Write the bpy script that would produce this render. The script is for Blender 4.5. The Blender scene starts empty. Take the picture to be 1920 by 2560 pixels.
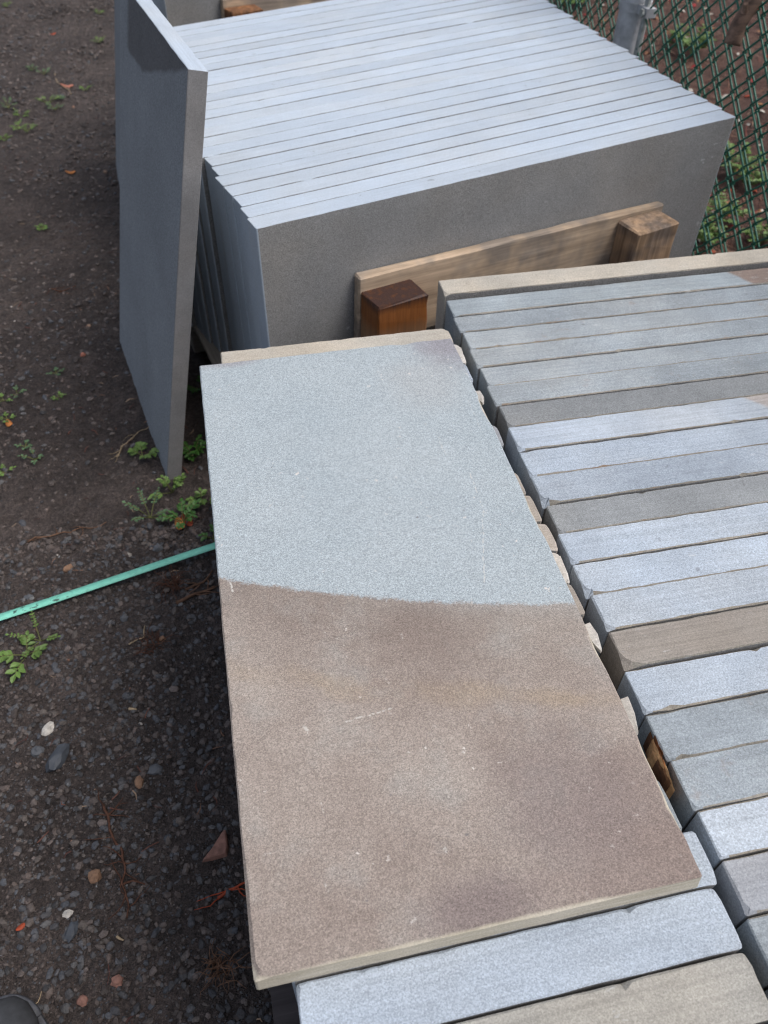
import bpy, bmesh, math, random
from mathutils import Vector, Matrix, noise, Euler

# ---------------------------------------------------------------- camera, sky, sun, exposure
S = bpy.context.scene
COL = S.collection
CAM = Vector((0.0624, -0.1976, 1.3382))
ROT = Euler((math.radians(43.4166), math.radians(-0.9298), math.radians(-12.0179)), 'XYZ')
FPX = 1978.0
cd = bpy.data.cameras.new("camera")
cam = bpy.data.objects.new("camera", cd)
COL.objects.link(cam)
cam.location = CAM
cam.rotation_euler = ROT
cd.sensor_fit = 'VERTICAL'
cd.sensor_height = 36.0
cd.lens = FPX / 2560 * 36.0
cd.clip_start = 0.02
cd.clip_end = 500
cd.dof.use_dof = True
cd.dof.focus_distance = 1.0
cd.dof.aperture_fstop = 7.0
S.camera = cam

SUN_ELEV, SUN_AZ = 60.0, 112.0        # azimuth measured from +Y towards +X
w = bpy.data.worlds.new("World")
S.world = w
w.use_nodes = True
wn = w.node_tree
bg = wn.nodes["Background"]
sky = wn.nodes.new("ShaderNodeTexSky")
sky.sky_type = 'NISHITA'
sky.sun_disc = False
sky.sun_elevation = math.radians(SUN_ELEV)
sky.sun_rotation = math.radians(SUN_AZ)
sky.air_density = 1.0
sky.dust_density = 5.0
sky.ozone_density = 1.2
hs = wn.nodes.new("ShaderNodeHueSaturation")       # thin overcast: a paler sky
hs.inputs["Saturation"].default_value = 0.62
wn.links.new(sky.outputs[0], hs.inputs["Color"])
wn.links.new(hs.outputs[0], bg.inputs[0])
bg.inputs[1].default_value = 0.11

sd = bpy.data.lights.new("sun", 'SUN')
sd.energy = 1.0
sd.angle = math.radians(30)
sd.color = (1.0, 0.975, 0.94)
sun = bpy.data.objects.new("sun", sd)
COL.objects.link(sun)
sdir = Vector((math.sin(math.radians(SUN_AZ)) * math.cos(math.radians(SUN_ELEV)),
               math.cos(math.radians(SUN_AZ)) * math.cos(math.radians(SUN_ELEV)),
               math.sin(math.radians(SUN_ELEV))))
sun.rotation_euler = sdir.to_track_quat('Z', 'Y').to_euler()
sun.location = (2, 3, 6)
S.view_settings.view_transform = 'Standard'
S.view_settings.look = 'None'
S.view_settings.gamma = 1.0
S.cycles.filter_width = 1.1
S.view_settings.exposure = 0.55

# ---------------------------------------------------------------- helpers
RM = ROT.to_matrix()
DP = 1920 / 1659
R0 = random.Random(7)


def ray(u, v):
    return RM @ Vector(((u - 960) / FPX, -(v - 1280) / FPX, -1.0))


def at(u, v, z):
    """photo pixel -> the point at height z that it looks at"""
    d = ray(u, v)
    return CAM + d * ((z - CAM.z) / d.z)


def at_dist(u, v, dist):
    return CAM + ray(u, v).normalized() * dist


def at_plane(u, v, p, n):
    d = ray(u, v)
    return CAM + d * ((p - CAM).dot(n) / d.dot(n))


def link(name, me, parent=None, mats=()):
    o = bpy.data.objects.new(name, me)
    for m in mats:
        me.materials.append(m)
    COL.objects.link(o)
    if parent is not None:
        o.parent = parent
    return o


def mesh(name, verts, faces, smooth=False):
    me = bpy.data.meshes.new(name)
    me.from_pydata([tuple(v) for v in verts], [], faces)
    me.update()
    if smooth:
        for p in me.polygons:
            p.use_smooth = True
    return me


def tag(o, label, cat, group=None):
    o["label"] = label
    o["category"] = cat
    if group:
        o["group"] = group
    return o


def empty(name, loc, rz=0.0):
    o = bpy.data.objects.new(name, None)
    o.empty_display_size = 0.05
    o.location = loc
    o.rotation_euler = (0, 0, rz)
    COL.objects.link(o)
    return o


ORD = ["zeroth", "first", "second", "third", "fourth", "fifth", "sixth", "seventh", "eighth", "ninth", "tenth",
       "eleventh", "twelfth", "thirteenth", "fourteenth", "fifteenth", "sixteenth", "seventeenth", "eighteenth",
       "nineteenth", "twentieth", "twenty-first", "twenty-second", "twenty-third", "twenty-fourth", "twenty-fifth",
       "twenty-sixth"]


def gz(x, y):
    """soil relief"""
    v = noise.noise(Vector((x * 2.1, y * 2.1, 1.7))) * 0.010
    v += noise.noise(Vector((x * 9, y * 9, 4.2))) * 0.005
    v += noise.noise(Vector((x * 31, y * 31, 9.1))) * (0.0046 if y < 1.0 else 0.0085)
    v += noise.noise(Vector((x * 70, y * 70, 2.1))) * 0.0026
    return v


# ---------------------------------------------------------------- materials
class NT:
    def __init__(self, name):
        self.m = bpy.data.materials.new(name)
        self.m.use_nodes = True
        self.t = self.m.node_tree
        self.b = self.t.nodes["Principled BSDF"]
        self.tc = self.t.nodes.new("ShaderNodeTexCoord")
        self.oi = self.t.nodes.new("ShaderNodeObjectInfo")

    def n(self, typ, **kw):
        nd = self.t.nodes.new(typ)
        for k, v in kw.items():
            setattr(nd, k, v)
        return nd

    def l(self, a, b):
        self.t.links.new(a, b)

    def coord(self, scale=(1, 1, 1), rnd=True, out="Object"):
        mp = self.n("ShaderNodeMapping")
        mp.inputs["Scale"].default_value = scale
        self.l(self.tc.outputs[out], mp.inputs["Vector"])
        if rnd:
            mu = self.n("ShaderNodeMath", operation='MULTIPLY')
            mu.inputs[1].default_value = 37.0
            self.l(self.oi.outputs["Random"], mu.inputs[0])
            self.l(mu.outputs[0], mp.inputs["Location"])
        return mp.outputs[0]

    def noise(self, scale, detail=2, rough=0.5, vec=None, rnd=True):
        nn = self.n("ShaderNodeTexNoise")
        nn.inputs["Scale"].default_value = scale
        nn.inputs["Detail"].default_value = detail
        nn.inputs["Roughness"].default_value = rough
        self.l(vec if vec is not None else self.coord(rnd=rnd), nn.inputs["Vector"])
        return nn.outputs["Fac"]

    def grains(self, size):
        """a random value for each mineral grain of the given size"""
        mp = self.n("ShaderNodeVectorMath", operation='SCALE')
        mp.inputs["Scale"].default_value = 1.0 / size
        self.l(self.tc.outputs["Object"], mp.inputs[0])
        v = self.n("ShaderNodeTexVoronoi", feature='F1')
        v.inputs["Scale"].default_value = 1.0
        self.l(mp.outputs[0], v.inputs["Vector"])
        sp = self.n("ShaderNodeSeparateColor")
        self.l(v.outputs["Color"], sp.inputs[0])
        return sp.outputs[0]

    def rng(self, x, a, b, c=0.0, d=1.0, smooth=False):
        r = self.n("ShaderNodeMapRange")
        if smooth:
            r.interpolation_type = 'SMOOTHSTEP'
        for i, v in enumerate((a, b, c, d)):
            r.inputs[1 + i].default_value = v
        self.l(x, r.inputs[0])
        return r.outputs[0]

    def math(self, op, x, y=None):
        r = self.n("ShaderNodeMath", operation=op)
        for i, v in enumerate((x, y)):
            if v is None:
                continue
            if isinstance(v, (int, float)):
                r.inputs[i].default_value = v
            else:
                self.l(v, r.inputs[i])
        return r.outputs[0]

    def mix(self, fac, a, b, mode='MIX'):
        r = self.n("ShaderNodeMix", data_type='RGBA', blend_type=mode)
        for i, v in ((0, fac), (6, a), (7, b)):
            if isinstance(v, (int, float)):
                r.inputs[i].default_value = v
            elif isinstance(v, tuple):
                r.inputs[i].default_value = v if len(v) == 4 else (*v, 1)
            else:
                self.l(v, r.inputs[i])
        return r.outputs[2]

    def scale(self, col, fac):
        """colour multiplied by a scalar"""
        r = self.n("ShaderNodeVectorMath", operation='SCALE')
        if isinstance(col, tuple):
            r.inputs[0].default_value = col[:3]
        else:
            self.l(col, r.inputs[0])
        if isinstance(fac, (int, float)):
            r.inputs["Scale"].default_value = fac
        else:
            self.l(fac, r.inputs["Scale"])
        return r.outputs[0]

    def bump(self, h, strength, dist):
        b = self.n("ShaderNodeBump")
        b.inputs["Strength"].default_value = strength
        b.inputs["Distance"].default_value = dist
        self.l(h, b.inputs["Height"])
        self.l(b.outputs[0], self.b.inputs["Normal"])

    def done(self, col, rough=0.8, spec=0.3):
        if isinstance(col, tuple):
            self.b.inputs["Base Color"].default_value = (*col[:3], 1)
        else:
            self.l(col, self.b.inputs["Base Color"])
        if isinstance(rough, (int, float)):
            self.b.inputs["Roughness"].default_value = rough
        else:
            self.l(rough, self.b.inputs["Roughness"])
        self.b.inputs["Specular IOR Level"].default_value = spec
        return self.m


def stone(name, base, streak=0.12, blotch=0.18, grain=0.35, marks=0.5, rand=0.12, patch=None, rust=0.0, warm=0.0):
    k = NT(name)
    g = k.noise(520, 2, 0.7)
    g2 = k.grains(0.0013)
    st = k.noise(1, 3, 0.6, vec=k.coord((5, 260, 260)))
    bl = k.noise(7, 4, 0.6)
    f = k.rng(g, 0.3, 0.7, 1 - grain * .6, 1 + grain * .6)
    f = k.math('MULTIPLY', f, k.rng(g2, 0, 1, 1 - grain * .5, 1 + grain * .5))
    f = k.math('MULTIPLY', f, k.rng(st, 0.3, 0.7, 1 - streak, 1 + streak))
    f = k.math('MULTIPLY', f, k.rng(bl, 0.3, 0.7, 1 - blotch, 1 + blotch))
    f = k.math('MULTIPLY', f, k.rng(k.oi.outputs["Random"], 0, 1, 1 - rand, 1 + rand))
    col = base
    if patch:                       # part of the slab is of another colour
        ax, pos, width, pc = patch
        sp = k.n("ShaderNodeSeparateXYZ")
        k.l(k.tc.outputs["Object"], sp.inputs[0])
        wob = k.math('ADD', sp.outputs[ax], k.rng(k.noise(14, 3), 0, 1, -0.02, 0.02))
        wob = k.math('ADD', wob, k.math('MULTIPLY', sp.outputs[1], 0.7))
        col = k.mix(k.rng(wob, pos - width, pos + width), col, pc)
    tint = k.noise(4, 3, 0.6)
    col = k.mix(k.rng(tint, 0.42, 0.72, 0, 0.45 + warm), col, (base[0] * 1.10, base[1] * 1.0, base[2] * 0.88))
    col = k.scale(col, f)
    if marks:                       # pale scuffs left by the saw and handling
        m1 = k.rng(k.noise(60, 3, 0.7, vec=k.coord((0.6, 1.6, 1))), 0.61, 0.72, 0, 1)
        m2 = k.rng(k.noise(6, 2), 0.52, 0.66, 0, marks)
        col = k.mix(k.math('MULTIPLY', m1, m2), col, (0.62, 0.64, 0.66))
        d1 = k.rng(k.noise(48, 2, 0.6), 0.72, 0.78, 0, 0.45)
        col = k.mix(d1, col, (0.13, 0.13, 0.14))
    if rust:
        r1 = k.rng(k.noise(23, 3, 0.7), 0.62, 0.74, 0, rust)
        col = k.mix(r1, col, (0.25, 0.13, 0.06))
    k.bump(g, 0.35, 0.0012)
    return k.done(col, 0.82, 0.25)


BLUE = (0.40, 0.425, 0.455)
M_LIGHT = stone("sawn_stone_light", (0.35, 0.403, 0.468), grain=0.34, streak=0.08, marks=0.9, blotch=0.14)
M_MID = stone("sawn_stone_grey", (0.288, 0.325, 0.355), grain=0.34, streak=0.09, rust=0.25)
M_DARK = stone("sawn_stone_dark", (0.24, 0.255, 0.265), grain=0.36, streak=0.06)
M_TAN = stone("sawn_stone_tan", (0.47, 0.445, 0.395), grain=0.28, streak=0.05, warm=0.2)
M_BROWN = stone("sawn_stone_brown", (0.32, 0.292, 0.262), grain=0.25)
M_PURP = stone("sawn_stone_purple", (0.285, 0.30, 0.325), grain=0.25)
M_GREYTAN = stone("sawn_stone_grey_tan", (0.36, 0.355, 0.33), grain=0.28)
M_TWO1 = stone("sawn_stone_two_tone", (0.30, 0.342, 0.37), grain=0.25, patch=(0, 0.185, 0.006, (0.23, 0.18, 0.155)))
M_TWO2 = stone("sawn_stone_two_tone_light", (0.365, 0.418, 0.485), grain=0.22, patch=(0, 0.012, 0.006, (0.33, 0.29, 0.265)))
M_BACK = stone("sawn_stone_pale_blue", (0.435, 0.502, 0.585), grain=0.14, streak=0.07, blotch=0.06, marks=0.15, rand=0.06)
M_FACE = stone("flamed_stone_face", (0.238, 0.24, 0.242), grain=0.5, streak=0.0, blotch=0.09, marks=0.75, rand=0.05)
M_ARRIS = stone("dirty_arris", (0.26, 0.245, 0.215), grain=0.3, marks=0.2, rust=0.5)
M_CHIP = stone("broken_stone_pale", (0.44, 0.425, 0.40), grain=0.2, marks=0.0)


def leaning_stone():
    """grey slab with a darker wet patch along its top edge"""
    k = NT("leaning_stone")
    g = k.noise(420, 2, 0.6)
    st = k.noise(5, 4, 0.6)
    f = k.math('MULTIPLY', k.rng(g, 0.3, 0.7, 0.75, 1.25), k.rng(st, 0.3, 0.7, 0.9, 1.1))
    f = k.math('MULTIPLY', f, k.rng(k.grains(0.003), 0, 1, 0.88, 1.12))
    sp = k.n("ShaderNodeSeparateXYZ")
    k.l(k.tc.outputs["Object"], sp.inputs[0])
    z = k.math('ADD', sp.outputs[2], k.rng(k.noise(6, 3, 0.5), 0.2, 0.8, -0.012, 0.012))
    z = k.math('ADD', z, k.rng(k.math('ABSOLUTE', sp.outputs[0]), 0.0, 0.36, 0.0, 0.115))
    damp = k.math('MULTIPLY', k.rng(z, 0.905, 0.914, 0, 1), k.rng(k.math('ABSOLUTE', sp.outputs[0]), 0.53, 0.50))
    col = k.mix(damp, (0.245, 0.265, 0.285), (0.135, 0.138, 0.145))
    col = k.scale(col, f)
    k.bump(g, 0.3, 0.001)
    return k.done(col, 0.8, 0.3)


M_LEAN = leaning_stone()
M_LEANEND = stone("sawn_stone_end", (0.235, 0.232, 0.235), grain=0.2, streak=0.05, marks=0.1)


def two_tone_slab():
    """flat slab: blue-grey far part, brown near part, with a curved bedding line"""
    k = NT("two_tone_flagstone")
    sp = k.n("ShaderNodeSeparateXYZ")
    k.l(k.tc.outputs["Object"], sp.inputs[0])
    x, y, z = sp.outputs[0], sp.outputs[1], sp.outputs[2]
    curve = k.math('ADD', k.math('MULTIPLY', k.math('MULTIPLY', x, x), 0.33), k.math('MULTIPLY', x, -0.435))
    d = k.math('SUBTRACT', y, k.math('ADD', curve, 0.458))
    d = k.math('ADD', d, k.rng(k.noise(30, 4, 0.7, rnd=False), 0, 1, -0.010, 0.010))
    d = k.math('ADD', d, k.rng(k.noise(300, 2, 0.6, rnd=False), 0, 1, -0.007, 0.007))
    fac = k.rng(d, -0.003, 0.003)
    big = k.noise(5, 4, 0.6, rnd=False)
    brown = k.mix(k.rng(big, 0.35, 0.65), (0.25, 0.205, 0.180), (0.342, 0.30, 0.266))
    brown = k.scale(brown, k.rng(d, -0.15, -0.02, 1.0, 0.86))
    brown = k.mix(k.rng(k.noise(11, 4, 0.65, rnd=False), 0.5, 0.72, 0, 0.7), brown, (0.31, 0.295, 0.275))
    # grey fringe along the bedding line, ochre iron band, purple stains
    fr = k.math('MULTIPLY', k.rng(d, -0.03, -0.004), k.rng(x, 0.12, 0.40))
    brown = k.mix(k.math('MULTIPLY', fr, 0.5), brown, (0.31, 0.30, 0.285))
    oc = k.math('ADD', d, k.rng(k.noise(9, 3, rnd=False), 0, 1, -0.03, 0.03))
    band = k.math('MULTIPLY', k.rng(oc, -0.155, -0.137, 0, 1, True), k.rng(oc, -0.112, -0.132, 0, 1, True))
    brown = k.mix(k.math('MULTIPLY', band, k.rng(k.noise(13, 3, rnd=False), 0.35, 0.65, 0.1, 0.6)), brown, (0.31, 0.245, 0.18))
    blue = k.mix(k.rng(big, 0.35, 0.7), (0.335, 0.385, 0.415), (0.375, 0.42, 0.445))

    def spot(cx, cy, r, sy=1.0):
        dx = k.math('SUBTRACT', x, cx)
        dy = k.math('MULTIPLY', k.math('SUBTRACT', y, cy), sy)
        q = k.math('SQRT', k.math('ADD', k.math('MULTIPLY', dx, dx), k.math('MULTIPLY', dy, dy)))
        q = k.math('ADD', q, k.rng(k.noise(16, 3, rnd=False), 0, 1, -0.03, 0.03))
        return k.rng(q, r, r * 0.25, 0, 1, True)
    blue = k.mix(k.math('MULTIPLY', spot(0.44, 0.915, 0.13), 0.75), blue, (0.24, 0.22, 0.245))
    blue = k.mix(k.math('MULTIPLY', spot(0.05, 0.915, 0.06, 2.5), 0.6), blue, (0.27, 0.25, 0.265))
    blue = k.mix(k.math('MULTIPLY', spot(0.36, 0.80, 0.10), 0.3), blue, (0.36, 0.35, 0.34))
    brown = k.mix(k.math('MULTIPLY', spot(0.215, 0.015, 0.085, 1.9), 0.62), brown, (0.17, 0.135, 0.135))
    brown = k.mix(k.math('MULTIPLY', spot(0.38, 0.02, 0.16), 0.6), brown, (0.20, 0.15, 0.135))
    brown = k.mix(k.math('MULTIPLY', spot(0.33, 0.10, 0.11), 0.45), brown, (0.20, 0.165, 0.16))
    col = k.mix(fac, brown, blue)
    g = k.noise(560, 2, 0.75, rnd=False)
    g2 = k.grains(0.0011)
    g3 = k.grains(0.0024)
    f = k.math('MULTIPLY', k.rng(g, 0.3, 0.7, 0.80, 1.20), k.rng(g2, 0, 1, 0.74, 1.26))
    f = k.math('MULTIPLY', f, k.rng(g3, 0, 1, 0.9, 1.1))
    col = k.scale(col, f)
    dots = k.rng(k.noise(75, 2, 0.6, rnd=False), 0.735, 0.77, 0, 0.8)
    col = k.mix(dots, col, (0.14, 0.135, 0.14))
    wl = k.math('MULTIPLY', k.rng(k.noise(85, 3, 0.65, rnd=False), 0.65, 0.71), k.rng(k.noise(9, 2, rnd=False), 0.5, 0.62, 0, 0.85))
    col = k.mix(wl, col, (0.66, 0.62, 0.58))
    # pale scratches and scrapes
    brk = k.rng(k.noise(160, 3, 0.7, rnd=False), 0.47, 0.55)
    for (u0, v0, u1, v1, wd, al) in ((1015, 1020, 1047, 1110, 0.0010, .8), (1043, 1100, 1046, 1260, 0.0011, .8), (495, 1255, 505, 1282, 0.0018, .95), (1018, 1290, 1022, 1310, 0.0018, .9),
                                     (740, 1560, 850, 1530, 0.0016, .8), (655, 1565, 668, 1590, 0.0028, .8), (945, 940, 965, 985, 0.0012, .6), (690, 1720, 700, 1760, 0.0012, .5),
                                     (830, 1450, 836, 1470, 0.0018, .8), (865, 1365, 872, 1385, 0.0018, .7), (960, 1825, 968, 1848, 0.0022, .8), (700, 1905, 712, 1930, 0.0015, .6),
                                     (560, 1850, 600, 1842, 0.0012, .5), (620, 1270, 700, 1262, 0.0008, .4), (1010, 860, 1040, 930, 0.0008, .5)):
        p0, p1 = at(u0 * DP, v0 * DP, 0.5503), at(u1 * DP, v1 * DP, 0.5503)
        dv_ = p1 - p0
        L_ = dv_.length
        dx, dy = dv_.x / L_, dv_.y / L_
        qx, qy = k.math('SUBTRACT', x, p0.x), k.math('SUBTRACT', y, p0.y)
        t_ = k.math('ADD', k.math('MULTIPLY', qx, dx), k.math('MULTIPLY', qy, dy))
        n_ = k.math('ADD', k.math('MULTIPLY', qx, -dy), k.math('MULTIPLY', qy, dx))
        n_ = k.math('ADD', n_, k.rng(k.noise(60, 2, rnd=False), 0, 1, -0.003, 0.003))
        mk = k.rng(k.math('ABSOLUTE', n_), wd, wd * 0.4)
        mk = k.math('MULTIPLY', mk, k.math('MULTIPLY', k.rng(t_, 0, 0.004), k.rng(t_, L_, L_ - 0.004)))
        mk = k.math('MULTIPLY', k.math('MULTIPLY', mk, brk), al * 0.72)
        col = k.mix(mk, col, (0.62, 0.60, 0.56))
    # honed edge of buff stone
    edge = k.rng(z, -0.0025, -0.0045)
    ec = k.scale(k.mix(k.rng(k.noise(1, 3, vec=k.coord((12, 12, 300), rnd=False)), 0.35, 0.65), (0.42, 0.38, 0.30), (0.50, 0.46, 0.385)), k.rng(g, 0.3, 0.7, 0.85, 1.15))
    col = k.mix(edge, col, ec)
    k.bump(g, 0.3, 0.001)
    return k.done(col, 0.8, 0.25)


M_TOP = two_tone_slab()


def wood(name, base, dark=0.5, end=None):
    k = NT(name)
    gr = k.noise(1, 4, 0.6, vec=k.coord((3, 70, 70)))
    gr2 = k.noise(1, 3, 0.6, vec=k.coord((8, 260, 260)))
    bl = k.noise(6, 3, 0.6)
    f = k.math('MULTIPLY', k.rng(gr, 0.3, 0.7, 1 - dark * .5, 1 + dark * .4), k.rng(gr2, 0.3, 0.7, 0.85, 1.15))
    f = k.math('MULTIPLY', f, k.rng(bl, 0.3, 0.7, 0.8, 1.2))
    col = base
    if end:
        col = k.mix(k.rng(k.noise(9, 3, 0.6), 0.42, 0.58), base, end)
    k.bump(gr2, 0.4, 0.001)
    return k.done(k.scale(col, f), 0.75, 0.3)


M_PLANK = wood("weathered_plank", (0.44, 0.335, 0.24), 0.6, (0.27, 0.225, 0.185))


def wet_post():
    """sawn post, soaked dark at its end grain"""
    k = NT("wet_orange_wood")
    sp = k.n("ShaderNodeSeparateXYZ")
    k.l(k.tc.outputs["Object"], sp.inputs[0])
    gr = k.noise(1, 4, 0.6, vec=k.coord((3, 90, 90)))
    gr2 = k.noise(1, 3, 0.6, vec=k.coord((10, 300, 300)))
    x = k.math('ADD', sp.outputs[0], k.rng(gr, 0.2, 0.8, -0.012, 0.012))
    col = k.mix(k.rng(x, 0.085, 0.125), (0.31, 0.18, 0.10), (0.25, 0.09, 0.025))
    col = k.mix(k.rng(x, 0.152, 0.172), col, (0.045, 0.022, 0.018))
    f = k.math('MULTIPLY', k.rng(gr, 0.3, 0.7, 0.75, 1.2), k.rng(gr2, 0.3, 0.7, 0.85, 1.15))
    k.bump(gr2, 0.4, 0.001)
    return k.done(k.scale(col, f), 0.6, 0.35)


M_WET = wet_post()
M_BLOCK = wood("orange_brown_block", (0.38, 0.255, 0.16), 0.9, (0.20, 0.155, 0.125))
M_RUST = wood("rough_orange_post", (0.30, 0.14, 0.06), 1.1, (0.16, 0.075, 0.04))
M_PALLET = wood("grey_weathered_wood", (0.30, 0.27, 0.235), 0.4)
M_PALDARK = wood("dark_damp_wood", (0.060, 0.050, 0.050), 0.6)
M_ROTTEN = wood("dark_rotten_wood", (0.13, 0.06, 0.03), 0.9)
M_SPLINT = wood("fresh_splinter", (0.60, 0.36, 0.18), 0.9, (0.20, 0.095, 0.045))
M_BARK = wood("grey_brown_bark", (0.27, 0.175, 0.125), 1.2, (0.12, 0.075, 0.055))


def plain(name, col, rough=0.7, spec=0.3, var=0.25, sc=60, metal=0.0, bump=0.3):
    k = NT(name)
    nn = k.noise(sc, 3, 0.6)
    c = k.scale(col, k.rng(nn, 0.3, 0.7, 1 - var, 1 + var))
    k.b.inputs["Metallic"].default_value = metal
    if bump:
        k.bump(nn, bump, 0.001)
    return k.done(c, rough, spec)


M_GREEN = plain("green_vinyl", (0.008, 0.105, 0.068), 0.35, 0.5, 0.2, 40, bump=0.0)
M_GALV = plain("galvanised_steel", (0.46, 0.47, 0.49), 0.5, 0.5, 0.25, 25, 0.3, 0.05)
M_GALV2 = plain("zinc_bar", (0.40, 0.42, 0.40), 0.5, 0.5, 0.3, 60, 0.4, 0.05)
M_RUBBER = plain("black_rubber", (0.055, 0.057, 0.062), 0.55, 0.4, 0.2, 90)
M_TRIM = plain("grey_rubber_trim", (0.085, 0.088, 0.10), 0.6, 0.4, 0.25, 140)
M_LEAFG = plain("weed_leaf", (0.105, 0.18, 0.04), 0.5, 0.4, 0.35, 30, bump=0.0)
M_LEAFD = plain("weed_leaf_dark", (0.045, 0.125, 0.022), 0.5, 0.4, 0.35, 30, bump=0.0)
M_LEAFB = plain("weed_leaf_grey", (0.085, 0.15, 0.075), 0.6, 0.3, 0.3, 30, bump=0.0)
M_STEM = plain("weed_stem", (0.12, 0.13, 0.045), 0.6, 0.3, 0.25, 30, bump=0.0)
M_STRAWM = plain("dry_straw", (0.33, 0.25, 0.16), 0.7, 0.3, 0.3, 60, bump=0.0)
M_ROOT = plain("red_brown_root", (0.095, 0.045, 0.030), 0.8, 0.2, 0.4, 120, bump=0.0)
M_TWIG = plain("brown_twig", (0.15, 0.085, 0.055), 0.8, 0.2, 0.35, 120)
M_RED = plain("red_leaf", (0.33, 0.06, 0.025), 0.6, 0.3, 0.3, 60, bump=0.0)
M_ORANGE = plain("orange_leaf", (0.45, 0.17, 0.05), 0.6, 0.3, 0.3, 60, bump=0.0)
M_PINK = plain("pink_brown_leaf", (0.40, 0.155, 0.105), 0.6, 0.3, 0.3, 60, bump=0.0)
M_PINKST = plain("pink_brick_chip", (0.26, 0.14, 0.11), 0.85, 0.2, 0.3, 90)
M_SLATE = plain("dark_blue_pebble", (0.060, 0.068, 0.082), 0.6, 0.4, 0.2, 40)
M_WHITEST = plain("white_stone", (0.50, 0.47, 0.43), 0.85, 0.2, 0.3, 90)
M_TANST = plain("tan_pebble", (0.24, 0.145, 0.095), 0.8, 0.2, 0.25, 90)
M_GREYST = plain("grey_pebble", (0.095, 0.10, 0.11), 0.75, 0.3, 0.25, 60)


def soil(name, a, b, c):
    k = NT(name)
    n1 = k.noise(3.2, 4, 0.6, rnd=False)
    n2 = k.noise(60, 4, 0.7, rnd=False)
    n3 = k.noise(420, 3, 0.7, rnd=False)
    n4 = k.noise(24, 4, 0.7, rnd=False)
    col = k.mix(k.rng(n1, 0.38, 0.62), a, b)
    col = k.scale(col, k.rng(n4, 0.3, 0.7, 0.80, 1.65))
    col = k.mix(k.rng(n2, 0.52, 0.75, 0, 0.7), col, c)
    col = k.scale(col, k.rng(k.noise(130, 3, 0.7, rnd=False), 0.3, 0.7, 0.55, 1.5))
    col = k.scale(col, k.rng(n3, 0.25, 0.75, 0.45, 1.55))
    sp = k.rng(k.noise(240, 2, 0.6, rnd=False), 0.70, 0.76, 0, 0.7)
    col = k.mix(sp, col, (0.16, 0.14, 0.125))
    h = k.math('ADD', n3, k.math('MULTIPLY', n2, 2.8))
    h = k.math('ADD', h, k.math('MULTIPLY', n4, 3.0))
    k.bump(h, 1.0, 0.010)
    return k.done(col, k.rng(n2, 0.3, 0.7, 0.65, 0.95), 0.3)


M_SOIL = soil("damp_dark_soil", (0.058, 0.046, 0.042), (0.092, 0.073, 0.066), (0.078, 0.068, 0.065))
M_MULCH = soil("bark_mulch", (0.085, 0.045, 0.036), (0.13, 0.072, 0.055), (0.05, 0.028, 0.023))


def attr_mat(name, rough=0.8, spec=0.3, bump=0.4):
    k = NT(name)
    a = k.n("ShaderNodeAttribute")
    a.attribute_name = "col"
    nn = k.noise(300, 2, 0.6, rnd=False)
    c = k.scale(a.outputs["Color"], k.rng(nn, 0.3, 0.7, 0.75, 1.25))
    k.bump(nn, bump, 0.001)
    return k.done(c, rough, spec)


M_GRAVEL = attr_mat("mixed_gravel", 0.65, 0.35)
M_LITTER = attr_mat("needle_and_leaf_litter", 0.8, 0.2, 0.0)


SX = (at(0, 1340 * DP, 0.006) - at(-400 * DP, 1473 * DP, 0.006)).length


def strap_mat():
    k = NT("teal_plastic_strap")
    sp = k.n("ShaderNodeSeparateXYZ")
    k.l(k.tc.outputs["Object"], sp.inputs[0])
    nn = k.noise(90, 3, 0.6)
    col = k.scale((0.22, 0.64, 0.50), k.rng(nn, 0.3, 0.7, 0.9, 1.1))
    smud = k.math('MULTIPLY', k.rng(k.noise(1, 2, 0.6, vec=k.coord((70, 130, 1))), 0.58, 0.64), k.rng(sp.outputs[0], SX + 0.15, SX + 0.13))
    smud = k.math('MULTIPLY', smud, k.rng(sp.outputs[0], SX + 0.01, SX + 0.02))
    col = k.mix(k.math('MULTIPLY', smud, 0.85), col, (0.02, 0.03, 0.03))
    col = k.mix(k.rng(k.noise(40, 4, 0.7), 0.6, 0.75, 0, 0.4), col, (0.09, 0.26, 0.2))
    return k.done(col, 0.5, 0.4)


M_STRAP = strap_mat()


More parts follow.
